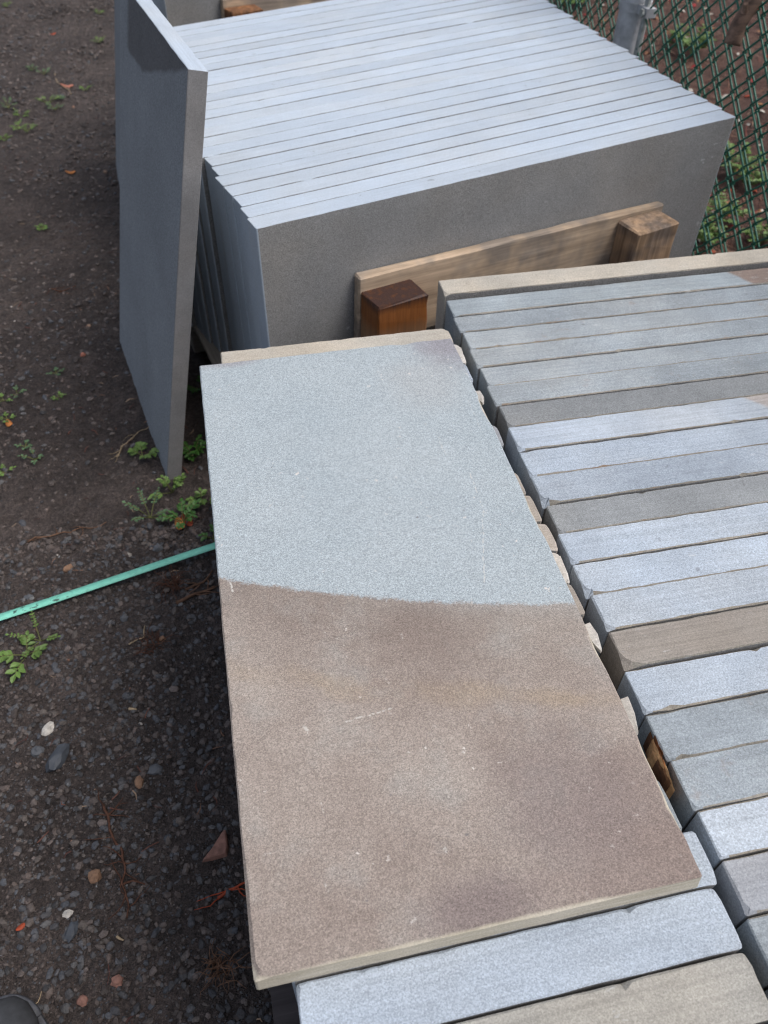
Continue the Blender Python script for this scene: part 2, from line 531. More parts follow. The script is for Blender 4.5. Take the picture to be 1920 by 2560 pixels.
# ---------------------------------------------------------------- slab geometry
def slab_mesh(name, lx, ly, h, seed, ds=0.012, cb=0.0012, ca=0.0016, chips=(), nchips=3, r=0.004, side_slot=1, end_slot=0, arris_slot=0, wav=0.0008,
              chip_r=(0.006, 0.018), chip_d=(0.003, 0.008)):
    """prism lx by ly by h standing on its base, origin at one bottom corner; arrises worn and chipped"""
    rnd = random.Random(seed)
    pts = []                                        # (x, y, nx, ny, edge)
    def corner(cx, cy, a0, e):
        for t in (0, 0.5, 1.0):
            a = a0 + t * math.pi / 2
            pts.append((cx + r * math.cos(a), cy + r * math.sin(a), math.cos(a), math.sin(a), e))
    def edge(x0, y0, x1, y1, nx, ny, e):
        L = math.hypot(x1 - x0, y1 - y0)
        n = max(1, int(L / ds))
        for i in range(1, n):
            t = i / n
            pts.append((x0 + (x1 - x0) * t, y0 + (y1 - y0) * t, nx, ny, e))
    corner(r, r, math.pi, 3)
    edge(r, 0, lx - r, 0, 0, -1, 0)
    corner(lx - r, r, -math.pi / 2, 1)
    edge(lx, r, lx, ly - r, 1, 0, 1)
    corner(lx - r, ly - r, 0, 1)
    edge(lx - r, ly, r, ly, 0, 1, 2)
    corner(r, ly - r, math.pi / 2, 3)
    edge(0, ly - r, 0, r, -1, 0, 3)
    cl = list(chips)
    for _ in range(nchips):
        q = rnd.choice(pts)
        cl.append((q[0], q[1], rnd.uniform(*chip_r), rnd.uniform(*chip_d)))
    lim = min(lx, ly) * 0.42
    N = len(pts)
    v0, v1, v2 = [], [], []
    so = rnd.uniform(0, 50)
    for (x, y, nx, ny, e) in pts:
        c = cb + ca * max(0.0, noise.noise(Vector((x * 45 + so, y * 45, so))) + 0.25)
        c += ca * 0.8 * abs(noise.noise(Vector((x * 160 + so, y * 160, so + 5))))
        dn = c * 1.0
        for (qx, qy, qr, qd) in cl:
            dd = math.hypot(x - qx, y - qy)
            if dd < qr:
                t = (1 - dd / qr) ** 0.6
                c += qd * t * rnd.uniform(0.85, 1.15)
                dn += qd * 0.9 * t
        c = min(c, lim)
        wv = wav * noise.noise(Vector((x * 20 + so, y * 20, so + 9)))
        ox, oy = x + nx * wv, y + ny * wv
        v0.append((ox, oy, 0))
        v1.append((ox, oy, h - dn))
        v2.append((min(max(ox - nx * c, c), lx - c), min(max(oy - ny * c, c), ly - c), h))
    verts = v0 + v1 + v2
    m_in = min(0.022, min(lx, ly) * 0.45)           # clean inner ring keeps the top cap well formed
    ring, seen = [], {}
    for (x, y, _) in v2:
        q = (round(min(max(x, m_in), lx - m_in), 5), round(min(max(y, m_in), ly - m_in), 5))
        if q not in seen:
            seen[q] = len(verts)
            verts.append((q[0], q[1], h))
        ring.append(seen[q])
    faces, slots = [], []
    for i in range(N):
        j = (i + 1) % N
        long_face = pts[i][4] in (0, 2) or pts[j][4] in (0, 2)
        faces.append((i, j, N + j, N + i)); slots.append(side_slot if long_face else end_slot)
        faces.append((N + i, N + j, 2 * N + j, 2 * N + i)); slots.append(arris_slot if pts[i][4] in (0, 2) else 0)
    for i in range(N):
        j = (i + 1) % N
        if ring[i] == ring[j]:
            faces.append((2 * N + i, 2 * N + j, ring[i]))
        else:
            faces.append((2 * N + i, 2 * N + j, ring[j], ring[i]))
        slots.append(0)
    cap = []
    for q in ring:
        if q not in cap:
            cap.append(q)
    faces.append(tuple(cap)); slots.append(0)
    faces.append(tuple(reversed(range(N)))); slots.append(0)
    me = mesh(name, verts, faces)
    for p, s in zip(me.polygons, slots):
        p.material_index = s
    return me


def box_verts(x0, x1, y0, y1, z0, z1):
    return [(x0, y0, z0), (x1, y0, z0), (x1, y1, z0), (x0, y1, z0), (x0, y0, z1), (x1, y0, z1), (x1, y1, z1), (x0, y1, z1)]


BOXF = [(3, 2, 1, 0), (4, 5, 6, 7), (0, 1, 5, 4), (1, 2, 6, 5), (2, 3, 7, 6), (3, 0, 4, 7)]


def board_mesh(name, lx, ly, lz, seed, bev=0.003, rough=0.0015, cuts=10):
    """sawn board lx long with worn edges, centred on its own axis"""
    rnd = random.Random(seed)
    bm = bmesh.new()
    vs = [bm.verts.new(v) for v in box_verts(-lx / 2, lx / 2, -ly / 2, ly / 2, -lz / 2, lz / 2)]
    for f in BOXF:
        bm.faces.new([vs[i] for i in f])
    long_e = [e for e in bm.edges if abs(e.verts[0].co.x - e.verts[1].co.x) > lx * 0.5]
    bmesh.ops.subdivide_edges(bm, edges=long_e, cuts=cuts, use_grid_fill=True)
    sharp = [e for e in bm.edges if len(e.link_faces) == 2 and e.link_faces[0].normal.angle(e.link_faces[1].normal, 0) > 0.7]
    bmesh.ops.bevel(bm, geom=sharp, offset=bev, segments=1, affect='EDGES', clamp_overlap=True)
    for v in bm.verts:
        v.co += Vector((rnd.uniform(-1, 1), rnd.uniform(-1, 1), rnd.uniform(-1, 1))) * rough
    me = bpy.data.meshes.new(name)
    bm.to_mesh(me)
    bm.free()
    return me


def tube(points, radii, n=6, cap=True):
    """verts, faces of a tube along points"""
    verts, faces = [], []
    P = [Vector(p) for p in points]
    if not hasattr(radii, '__len__'):
        radii = [radii] * len(P)
    up = Vector((0.123, 0.321, 1)).normalized()
    prev = None
    for i, p in enumerate(P):
        t = (P[min(i + 1, len(P) - 1)] - P[max(i - 1, 0)]).normalized()
        if prev is None:
            a = t.cross(up)
            if a.length < 1e-3:
                a = t.cross(Vector((1, 0, 0)))
        else:
            a = prev - t * prev.dot(t)
        a.normalize()
        prev = a
        b = t.cross(a)
        for k in range(n):
            an = 2 * math.pi * k / n
            verts.append(p + (a * math.cos(an) + b * math.sin(an)) * radii[i])
        if i:
            o = (i - 1) * n
            for k in range(n):
                k2 = (k + 1) % n
                faces.append((o + k, o + k2, o + n + k2, o + n + k))
    if cap:
        faces.append(tuple(reversed(range(n))))
        faces.append(tuple(range(len(verts) - n, len(verts))))
    return verts, faces


class MB:
    """collects shapes into one mesh"""
    def __init__(self):
        self.v, self.f, self.c = [], [], []

    def add(self, verts, faces, col=None):
        o = len(self.v)
        self.v += [tuple(x) for x in verts]
        self.f += [tuple(i + o for i in f) for f in faces]
        if col is not None:
            self.c += [col] * len(verts)

    def build(self, name, mat, parent=None, smooth=False, loc=None):
        if loc is not None:
            self.v = [(x - loc[0], y - loc[1], z - loc[2]) for x, y, z in self.v]
        me = mesh(name, self.v, self.f, smooth)
        if self.c:
            at_ = me.color_attributes.new("col", 'FLOAT_COLOR', 'POINT')
            flat = []
            for c in self.c:
                flat += [c[0], c[1], c[2], 1.0]
            at_.data.foreach_set("color", flat)
        o = link(name, me, parent, [mat])
        if loc is not None and parent is None:
            o.location = loc
        return o


# ---------------------------------------------------------------- ground
def axis(dense0, dense1, step, lo, hi):
    xs = [dense0 + i * step for i in range(int((dense1 - dense0) / step) + 1)]
    s, x = step, xs[-1]
    while x < hi:
        s *= 1.22
        x += s
        xs.append(x)
    s, x = step, xs[0]
    while x > lo:
        s *= 1.22
        x -= s
        xs.insert(0, x)
    return xs


gx = axis(-1.05, 0.22, 0.008, -60, 80)
gy = axis(-0.10, 2.6, 0.010, -60, 120)
vv = []
for yy in gy:
    for xx in gx:
        far = max(abs(xx), abs(yy)) > 8
        vv.append((xx, yy, 0.0 if far else gz(xx, yy)))
nx = len(gx)
ff = [(j * nx + i, j * nx + i + 1, (j + 1) * nx + i + 1, (j + 1) * nx + i) for j in range(len(gy) - 1) for i in range(nx - 1)]
ground = link("ground", mesh("ground", vv, ff, True), None, [M_SOIL])
ground["kind"] = "structure"

# mulch bed beyond the fence
def fence_x(y):
    return 1.44 + (2.38 - y) * 0.035


def bed_z(x, y):
    d = max(0.0, x - fence_x(y) + 0.02)
    return 0.012 + min(d * 0.10, 0.16) + 0.02 * noise.noise(Vector((x * 4, y * 4, 3))) * min(1, d * 6) \
        + 0.008 * noise.noise(Vector((x * 19, y * 19, 3)))


mv, mf = [], []
MXN, MYN = 70, 150
for j in range(MYN + 1):
    y = -0.5 + 8.5 * j / MYN
    for i in range(MXN + 1):
        x = fence_x(y) - 0.06 + 5.0 * (i / MXN) ** 1.4
        mv.append((x, y, bed_z(x, y) if i else -0.03))
for j in range(MYN):
    for i in range(MXN):
        a = j * (MXN + 1) + i
        mf.append((a, a + 1, a + MXN + 2, a + MXN + 1))
bed = link("mulch_bed", mesh("mulch_bed", mv, mf, True), None, [M_MULCH])
bed["kind"] = "structure"

# ---------------------------------------------------------------- pallets
ROWTOP = 0.528
DECK = 0.12


def pallet(loc, rz, lx, ly, label, boards, bearers, mats, along_y=False):
    """deck boards run along local x, bearers along local y"""
    t = empty("pallet", loc, rz)
    tag(t, label, "pallet")
    bw = 0.10
    n = boards
    if along_y:
        bw = lx / n - 0.008
        for i in range(n):
            o = link("deck_board", board_mesh("deck_board", ly, bw, 0.02, 100 + i), t, [mats[0]])
            o.rotation_euler = (0, 0, math.pi / 2)
            o.location = (-lx / 2 + lx / n * (i + 0.5), 0, DECK - 0.010)
        for i in range(bearers):
            o = link("bearer", board_mesh("bearer", lx, 0.09, 0.101, 200 + i), t, [mats[1]])
            o.location = (0, -ly / 2 + 0.07 + (ly - 0.14) * i / (bearers - 1), 0.0505 - 0.002)
        return t
    for i in range(n):
        y = -ly / 2 + bw / 2 + (ly - bw) * i / (n - 1)
        o = link("deck_board", board_mesh("deck_board", lx, bw, 0.02, 100 + i), t, [mats[0]])
        o.location = (0, y, DECK - 0.010)
    for i in range(bearers):
        x = -lx / 2 + 0.045 + (lx - 0.09) * i / (bearers - 1)
        o = link("bearer", board_mesh("bearer", ly, 0.09, 0.101, 200 + i), t, [mats[1]])
        o.rotation_euler = (0, 0, math.pi / 2)
        o.location = (x, 0, 0.0505 - 0.002)
    return t


FX0, FX1, FY0, FY1 = -0.014, 1.36, -0.33, 1.14
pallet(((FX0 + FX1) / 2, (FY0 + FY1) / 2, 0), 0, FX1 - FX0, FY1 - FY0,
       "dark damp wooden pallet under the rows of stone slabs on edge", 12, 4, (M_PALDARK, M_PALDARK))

# ---------------------------------------------------------------- long row of slabs (right-hand of the pair)
RB = [1.129, 1.076, 1.008, 0.957, 0.9025, 0.850, 0.798, 0.7455, 0.691, 0.635, 0.578, 0.520, 0.4645, 0.4095, 0.3555,
      0.2975, 0.242, 0.1825, 0.1235, 0.0665, 0.0155, -0.038, -0.092, -0.146, -0.200, -0.254]
RBACK = {1: 1.0615}
RMAT = [M_TAN, M_TWO1, M_MID, M_MID, M_MID, M_MID, M_MID, M_DARK, M_TWO2, M_LIGHT, M_LIGHT, M_DARK, M_LIGHT, M_LIGHT,
        M_LIGHT, M_BROWN, M_LIGHT, M_MID, M_MID, M_LIGHT, M_PURP, M_MID, M_LIGHT, M_MID, M_LIGHT]
RCOL = ["pale tan", "grey and brown", "grey", "grey", "grey", "grey", "grey", "dark grey", "pale blue and tan", "pale blue",
        "scuffed pale blue", "dark grey", "pale blue", "pale blue", "pale blue", "brown", "pale blue", "grey", "grey",
        "pale blue", "purplish grey", "grey", "pale blue", "grey", "pale blue"]
rr = random.Random(21)
for i in range(len(RB) - 1):
    y1 = RBACK.get(i, RB[i] - rr.uniform(0.0008, 0.0028))
    y0 = RB[i + 1]
    x0 = 0.4635 + rr.uniform(-0.002, 0.003)
    top = ROWTOP + rr.uniform(-0.0025, 0.0025)
    if i == 0:
        top += 0.006
    if i == 1:
        top += 0.003
    ln = 0.868 + rr.uniform(-0.01, 0.01)
    h = top - DECK
    chips = [(0, 0, rr.uniform(0.004, 0.012), rr.uniform(0.001, 0.005))]
    if i in (13, 15, 10):
        chips.append((0.004, 0, 0.018, 0.007))
    me = slab_mesh("flagstone", ln, y1 - y0, h, 300 + i, ds=0.008, arris_slot=2, cb=0.0009, ca=0.0013, chips=chips, nchips=2, r=0.0025, chip_r=(0.004, 0.012), chip_d=(0.001, 0.004))
    o = link("flagstone", me, None, [RMAT[i], M_FACE, M_ARRIS])
    o.location = (x0, y0, DECK)
    # centre the object coordinates along the slab
    for v in me.vertices:
        v.co.x -= ln / 2
    o.location.x += ln / 2
    if i == 0:
        lab = "pale tan sawn slab ending the long row on edge, beside the wooden brace"
    else:
        lab = "%s slab in the long row, %s from its tan end slab" % (RCOL[i], ORD[i + 1])
    tag(o, lab, "stone slab", "slabs on edge in the long row")

# ---------------------------------------------------------------- short row under the two-tone slab
LB = [0.982, 0.931]
y = 0.928
while y > 0.06:
    LB.append(y - 0.0545)
    y -= 0.0545
LB[-1] = 0.050
LB += [-0.0045, -0.0625, -0.1195, -0.174, -0.228, -0.282]
LM = [M_TAN, M_CHIP, M_LIGHT, M_LIGHT, M_BROWN, M_PURP, M_MID, M_BROWN, M_BROWN, M_BROWN, M_CHIP, M_BROWN, M_CHIP, M_BROWN,
      M_LIGHT, M_LIGHT, M_MID, M_GREYTAN, M_LIGHT, M_LIGHT, M_GREYTAN, M_LIGHT, M_LIGHT, M_GREYTAN, M_MID]
nL = len(LB) - 1
for i in range(nL):
    y1 = LB[i] - rr.uniform(0.002, 0.004)
    y0 = LB[i + 1]
    last = nL - i                       # 1 = frontmost
    front_i = nL - 5                    # slab whose front is flush with the two-tone slab
    x1 = 0.447 + rr.uniform(-0.008, 0.008)
    if 0.10 < y0 < 0.22:
        x1 = 0.4385
    if i == 0:
        x1 = 0.443
    if i == front_i - 1:
        x1 = 0.455
    x0 = 0.034 + rr.uniform(-0.003, 0.006)
    top = ROWTOP + rr.uniform(-0.0005, 0.0)
    if i > front_i - 1:
        top -= 0.0015
        x1 = 0.449
    lm = M_LIGHT if i == front_i else (M_GREYTAN if i == front_i + 1 else (M_LIGHT if i == front_i - 1 else LM[i % len(LM)]))
    ln = x1 - x0
    chips = [(ln, 0, rr.uniform(0.002, 0.010), rr.uniform(0.001, 0.005)), (ln, y1 - y0, rr.uniform(0.004, 0.014), rr.uniform(0.001, 0.006))]
    me = slab_mesh("flagstone", ln, y1 - y0, top - DECK, 500 + i, ds=0.008, cb=0.0009, ca=0.0016, chips=chips, nchips=3, r=0.003, chip_r=(0.004, 0.014), chip_d=(0.001, 0.005))
    o = link("flagstone", me, None, [lm, M_FACE])
    for v in me.vertices:
        v.co.x -= ln / 2
    o.location = (x0 + ln / 2, y0, DECK)
    if i == 0:
        lab = "short tan slab on edge peeping out behind the flat two-tone slab"
    elif i == front_i - 1:
        lab = "short slab on edge under the broken brown corner of the two-tone slab"
    elif i >= front_i:
        lab = "short %s slab on edge, %s in front of the flat two-tone slab" % (
            ["pale blue", "greyish tan", "pale blue", "grey", "pale"][i - front_i], ORD[i - front_i + 1])
    else:
        lab = "short slab on edge beneath the flat two-tone slab, %s from its tan end slab" % ORD[i + 1]
    tag(o, lab, "stone slab", "short slabs on edge in the near row")

# ---------------------------------------------------------------- flat two-tone slab on the short row
TW, TL_, TT = 0.4318, 0.914, 0.022
TL_ = 0.914
me = slab_mesh("flat_flagstone", TW, TL_ + 0.005, TT, 77, ds=0.006, cb=0.0012, ca=0.0012, nchips=3, r=0.0025, side_slot=0, wav=0.0007,
               chips=[(TW, 0.075, 0.03, 0.006), (TW, 0.12, 0.03, 0.004), (TW, 0.50, 0.05, 0.004), (0, 0, 0.012, 0.004), 
                      (0.15, 0.0, 0.2, 0.004), (0.33, 0.0, 0.12, 0.003), (TW, 0.72, 0.04, 0.005), (TW, 0.27, 0.03, 0.004)],
               chip_r=(0.006, 0.02), chip_d=(0.001, 0.004))
for v in me.vertices:
    v.co.z -= TT
    v.co.y -= 0.005
    v.co.y += 0.004 * max(0.0, (v.co.z + TT) / TT) * min(1.0, max(0.0, (0.017 - v.co.y) / 0.017))
top = link("flat_flagstone", me, None, [M_TOP, M_TOP])
top.location = (0.0, 0.0, 0.5503)
tag(top, "flat rectangular slab, blue-grey at one end and brown at the other", "stone slab")

rc = random.Random(8)
for i, (u, v, L_, lab) in enumerate(((1000, 762, 0.030, "thin white stone flake beside the purple corner of the two-tone slab"),
                                     (1040, 858, 0.034, "pale stone flake in the gap beside the blue end of the two-tone slab"),
                                     (1228, 1228, 0.048, "bright white broken stone flake in the gap between the rows"),
                                     (1290, 1375, 0.044, "cream broken flake in the gap beside the bedding line"),
                                     (1372, 1545, 0.050, "long white flake in the gap above the splintered wood"))):
    c = at(u * DP, v * DP, ROWTOP)
    prof_ = [(-0.5, -0.3), (-0.42, 0.1), (0.05, 0.5), (0.5, 0.42), (0.46, -0.5), (-0.2, -0.5)]
    wd_ = 0.012
    lo_ = [(b * wd_ + rc.uniform(-.001, .001), a * L_, 0.0) for a, b in prof_]
    hi_ = [(x_ * 0.9 - 0.0008, y_ * 0.96, 0.0032 + rc.uniform(0, 0.002)) for x_, y_, _ in lo_]
    n_ = len(lo_)
    vs_ = lo_ + hi_ + [(0, 0, 0.0045)]
    fs_ = [tuple(reversed(range(n_)))] + [(q, (q + 1) % n_, n_ + (q + 1) % n_, n_ + q) for q in range(n_)] + [(n_ + q, n_ + (q + 1) % n_, 2 * n_) for q in range(n_)]
    me = mesh("stone_flake", vs_, fs_)
    if me.polygons[0].normal.z > 0:
        me.flip_normals()
    o = link("stone_flake", me, None, [M_CHIP])
    o.location = (0.4455, c.y, ROWTOP - 0.003)
    o.rotation_euler = (0, 0, rc.uniform(-0.1, 0.1))
    tag(o, lab, "stone flake")

# ---------------------------------------------------------------- braced stack of large slabs
STOP = 0.635
A0 = Vector((0.13, 1.197, 0))
B0 = Vector((1.294, 1.547, 0))
dl = Vector((math.cos(math.radians(102.4)), math.sin(math.radians(102.4)), 0))
dr = Vector((math.cos(math.radians(95.9)), math.sin(math.radians(95.9)), 0))
NS = 25
rs = random.Random(5)
for i in range(NS):
    jl = rs.uniform(-0.005, 0.004)
    shift = min(0.066, max(0.0, (i - 6) * 0.012)) if i < 14 else -0.02 - 0.012 * (i - 14)
    fl = A0 + dl * (0.0489 * i)
    fr = B0 + dr * (0.0553 * i)
    d0 = (fr - fl).normalized()
    fl = fl + d0 * (jl - shift)
    fr = fr + d0 * rs.uniform(-0.005, 0.005)
    if i >= 20:
        dirv = (fr - fl).normalized()
        fl = fr - dirv * 1.30
    d = fr - fl
    ln = d.length
    ang = math.atan2(d.y, d.x)
    th = 0.0452 + rs.uniform(-0.0008, 0.0008)
    wedge = 1.0 + 0.085 * (1 if i < 20 else 0.6)
    top_z = STOP + rs.uniform(-0.0006, 0.0006)
    me = slab_mesh("large_flagstone", ln, th, top_z - DECK, 700 + i, ds=0.016, cb=0.0005, ca=0.0005, nchips=1 if i % 2 else 0, r=0.003,
                   chips=[(ln, th * 0.5, 0.02, 0.006)] if i in (3, 8, 11) else [],
                   chip_r=(0.004, 0.010), chip_d=(0.001, 0.004))
    for v in me.vertices:
        v.co.y *= 1.0 + (wedge - 1.0) * v.co.x / ln
        v.co.x -= ln / 2
    o = link("large_flagstone", me, None, [M_BACK, M_FACE])
    o.location = (fl.x + d.x / 2, fl.y + d.y / 2, DECK)
    o.rotation_euler = (0, 0, ang)
    if i == 0:
        lab = "large pale-edged slab whose grey face the near wooden brace leans on"
    else:
        lab = "large pale-edged slab on edge, %s counted from the near wooden brace" % ORD[i + 1]
    tag(o, lab, "stone slab", "large slabs on edge in the braced stack")

ANG2 = math.radians(20)
pc = Vector((0.585, 2.0, 0))
pallet((0.615, 1.93, 0), math.radians(12), 1.38, 1.22, "grey wooden pallet under the braced stack of large slabs", 9, 3, (M_PALLET, M_PALLET), True)


# ---------------------------------------------------------------- wooden braces
def brace(origin, ang, label, wet):
    """plank on its long edge against a stack face with two upright posts nailed to its near side; local x along the face"""
    t = empty("wooden_brace", origin, ang)
    tag(t, label, "wooden brace")
    pl = link("plank", board_mesh("plank", 0.83, 0.024, 0.165, 31, 0.003, 0.0012, 14), t, [M_PLANK])
    pl.location = (0.612, -0.0145, 0.402 if wet else 0.452)
    pl.rotation_euler = (0, math.radians(1.5), 0)
    for k, (cx, wd, mt, topz) in enumerate(((0.262, 0.12, M_WET if wet else M_RUST, 0.466 if wet else 0.520), (0.950, 0.125, M_BLOCK, 0.466 if wet else 0.47))):
        hh = topz - DECK - 0.001
        b = link("post", board_mesh("post", hh, wd, 0.075, 41 + k, 0.004, 0.0018, 10), t, [mt])
        b.rotation_euler = (0, -math.pi / 2, math.pi / 2)
        b.rotation_euler = Matrix(((0, 1, 0), (0, 0, 1), (1, 0, 0))).to_euler()
        b.location = (cx, -0.026 - 0.0375, DECK + hh / 2 + 0.0005)
    return t


faceang = math.atan2(B0.y - A0.y, B0.x - A0.x)
brace((A0.x, A0.y - 0.0005, 0), faceang, "wooden brace with a wet orange post against the near face of the large slabs", True)

# ---------------------------------------------------------------- stack behind the braced stack
a3 = Vector((-0.01, 3.045, 0))
ang3 = math.radians(17.5)
for i in range(7):
    ln = 1.25 + rs.uniform(-0.01, 0.01)
    th = 0.048
    me = slab_mesh("large_flagstone", ln, th, STOP - DECK + rs.uniform(-0.002, 0.002), 800 + i, ds=0.03, cb=0.0008, ca=0.001, nchips=1, r=0.003)
    for v in me.vertices:
        v.co.x -= ln / 2
    o = link("large_flagstone", me, None, [M_BACK, M_FACE])
    off = Vector((-math.sin(ang3), math.cos(ang3), 0)) * (0.051 * i)
    mid = a3 + off + Vector((math.cos(ang3), math.sin(ang3), 0)) * (ln / 2)
    o.location = (mid.x, mid.y, DECK)
    o.rotation_euler = (0, 0, ang3)
    tag(o, "grey slab on edge in the farther stack, %s from its own wooden brace" % ORD[i + 1], "stone slab", "slabs on edge in the farther stack")
pm = a3 + Vector((math.cos(ang3), math.sin(ang3), 0)) * 0.62 + Vector((-math.sin(ang3), math.cos(ang3), 0)) * 0.10
pallet((pm.x, pm.y, 0), ang3, 1.36, 0.62, "wooden pallet under the farther stack of slabs", 5, 3, (M_PALLET, M_PALLET))
b3 = brace((a3.x, a3.y - 0.0005, 0), ang3, "wooden brace with a rough broken post at the farther stack", False)


# ---------------------------------------------------------------- slabs leaning on the stacks
def leaning(Au, Av, Bu, Bv, lean, wdt, length, th, seed, label):
    A = at(Au, Av, 0.0)
    B = at(Bu, Bv, 0.0)
    dd = (B - A)
    dd.z = 0
    dd.normalize()
    perp = Vector((dd.y, -dd.x, 0))              # towards the stack
    up = (perp * math.sin(lean) + Vector((0, 0, 1)) * math.cos(lean)).normalized()
    th_dir = up.cross(dd) * -1
    if th_dir.dot(perp) < 0:
        th_dir = -th_dir
    me = slab_mesh("leaning_flagstone", wdt, th, length, seed, ds=0.02, cb=0.0008, ca=0.001, nchips=2, r=0.002, side_slot=1, end_slot=2, wav=0.0005)
    # local x -> dd, y -> thickness, z -> up ; flip faces if the basis is left handed
    M = Matrix((dd, th_dir, up)).transposed()
    if M.determinant() < 0:
        me.flip_normals()
        for v in me.vertices:
            v.co.x = -v.co.x
        M = Matrix((-dd, th_dir, up)).transposed()
    o = link("leaning_flagstone", me, None, [M_BACK, M_LEAN, M_LEANEND])
    o.matrix_world = Matrix.Translation(A - Vector((0, 0, 0.004))) @ M.to_4x4()
    tag(o, label, "stone slab", "slabs leaning against the stacks")
    return o


leaning(416, 1197, 298, 857, math.radians(12.63), 0.61, 0.908, 0.035, 61, "tall grey slab with a dark damp top, leaning on the braced stack")
leaning(322, 600, 290, 420, math.radians(12.0), 0.61, 0.914, 0.035, 62, "grey slab leaning edgewise on the farther stack, behind the damp-topped slab")


# ---------------------------------------------------------------- chain link fence
fen = empty("chain_link_fence", (fence_x(2.38), 2.38, 0), math.atan2(-1.0, 0.035))   # local x runs towards the camera
tag(fen, "green vinyl chain-link fence with a galvanised pipe post", "fence")
PITCH = 0.048
FH0, FH1 = 0.06, 1.25


def wire_mesh(flip, x_scale=1.0):
    pts = []
    n = int((FH1 - FH0) / PITCH)
    for k in range(n + 1):
        z = FH0 + k * PITCH
        s = 1 if (k + flip) % 2 == 0 else -1
        # bend: wire passes over and under its neighbour
        for dz, dx, dy in ((-0.006, 0.86, 0.0), (0.0, 1.10, 0.0038), (0.006, 0.86, 0.0)):
            pts.append((s * dx * PITCH / 2, dy * s, z + dz))
    return tube(pts, 0.0029, 6)


wv, wf = wire_mesh(0)
wme = [mesh("wire", *wire_mesh(0), smooth=True), mesh("wire", *wire_mesh(1), smooth=True)]
for m_ in wme:
    m_.materials.append(M_GREEN)
nw = 0
for lay in range(2):                 # the mesh is hung double here
    for k in range(-25, 45):
        if k in (-2, -1, 0):
            continue
        o = bpy.data.objects.new("wire", wme[k % 2])
        COL.objects.link(o)
        o.parent = fen
        o.location = (k * PITCH + lay * 0.012, lay * 0.012, -lay * 0.010)
# post with tension bands and bar
POSTX = -0.050
v, f = tube([(POSTX, 0.0, z) for z in (-0.02, 0.4, 0.8, 1.3)], 0.047, 28)
post = link("post", mesh("post", v, f, True), fen, [M_GALV])
mb = MB()
mb.add(*tube([(POSTX, 0, 1.30), (POSTX, 0, 1.32), (POSTX, 0, 1.345)], [0.051, 0.05, 0.02], 24))
mb.build("post_cap", M_GALV, post)
for z in (0.24, 0.645, 1.05):
    bnd = MB()
    bnd.add(*tube([(POSTX, 0, z - 0.012), (POSTX, 0, z + 0.012)], 0.0505, 28, True))
    bnd.add(box_verts(POSTX + 0.045, POSTX + 0.105, -0.017, 0.017, z - 0.012, z + 0.012), BOXF)
    bo = bnd.build("tension_band", M_GALV, post)
    bt = MB()
    bt.add(*tube([(POSTX + 0.092, -0.028, z), (POSTX + 0.092, 0.028, z)], 0.0065, 8))
    bt.add(*tube([(POSTX + 0.092, -0.028, z), (POSTX + 0.092, -0.021, z)], 0.012, 6))
    bt.build("bolt", M_GALV2, bo) if False else bt.build("bolt", M_GALV2, post)
mb = MB()
mb.add(box_verts(POSTX + 0.060, POSTX + 0.082, -0.004, 0.004, 0.06, 1.24), BOXF)
mb.build("tension_bar", M_GALV2, fen)

# ---------------------------------------------------------------- vine stem hanging over the fence
bp = [at_dist(1828, 112, 2.50), at_dist(1850, 62, 2.50), at_dist(1876, 20, 2.52), at_dist(1915, -60, 2.56), at_dist(1990, -220, 2.70), at_dist(2080, -420, 2.95)]
br = [0.021, 0.019, 0.020, 0.022, 0.023, 0.024]
dense, drad = [], []
for i in range(len(bp) - 1):
    for s in range(5):
        t = s / 5
        q = bp[i].lerp(bp[i + 1], t)
        dense.append(q + Vector((noise.noise(q * 14), noise.noise(q * 14 + Vector((5, 0, 0))), 0)) * 0.006)
        drad.append((br[i] * (1 - t) + br[i + 1] * t) * (1 + 0.18 * noise.noise(q * 25)))
v, f = tube(dense, drad, 12)
vn = empty("vine_stem", dense[0])
tag(vn, "cut brown woody vine stem hanging over the green fence", "branch")
vs = [q - dense[0] for q in v]
link("stem", mesh("stem", vs, f, True), vn, [M_BARK])
kb = MB()
q = dense[8] - dense[0]
kb.add(*tube([q, q + Vector((-0.012, -0.012, 0.012)), q + Vector((-0.02, -0.02, 0.03))], [0.011, 0.009, 0.006], 8))
kb.build("side_stub", M_BARK, vn)

# ---------------------------------------------------------------- litter, gravel
def rock(rnd, r, flat=0.6):
    """small faceted pebble"""
    t = (1 + 5 ** 0.5) / 2
    base = [(-1, t, 0), (1, t, 0), (-1, -t, 0), (1, -t, 0), (0, -1, t), (0, 1, t), (0, -1, -t), (0, 1, -t), (t, 0, -1), (t, 0, 1), (-t, 0, -1), (-t, 0, 1)]
    fs = [(0, 11, 5), (0, 5, 1), (0, 1, 7), (0, 7, 10), (0, 10, 11), (1, 5, 9), (5, 11, 4), (11, 10, 2), (10, 7, 6), (7, 1, 8),
          (3, 9, 4), (3, 4, 2), (3, 2, 6), (3, 6, 8), (3, 8, 9), (4, 9, 5), (2, 4, 11), (6, 2, 10), (8, 6, 7), (9, 8, 1)]
    e = Euler((rnd.uniform(-.4, .4), rnd.uniform(-.4, .4), rnd.uniform(0, 6.28))).to_matrix()
    sx, sy, sz = rnd.uniform(0.8, 1.5), rnd.uniform(0.7, 1.0), flat * rnd.uniform(0.7, 1.2)
    out = []
    for b in base:
        q = Vector(b).normalized() * rnd.uniform(0.78, 1.15)
        out.append(e @ Vector((q.x * sx * r, q.y * sy * r, q.z * sz * r)))
    return out, fs


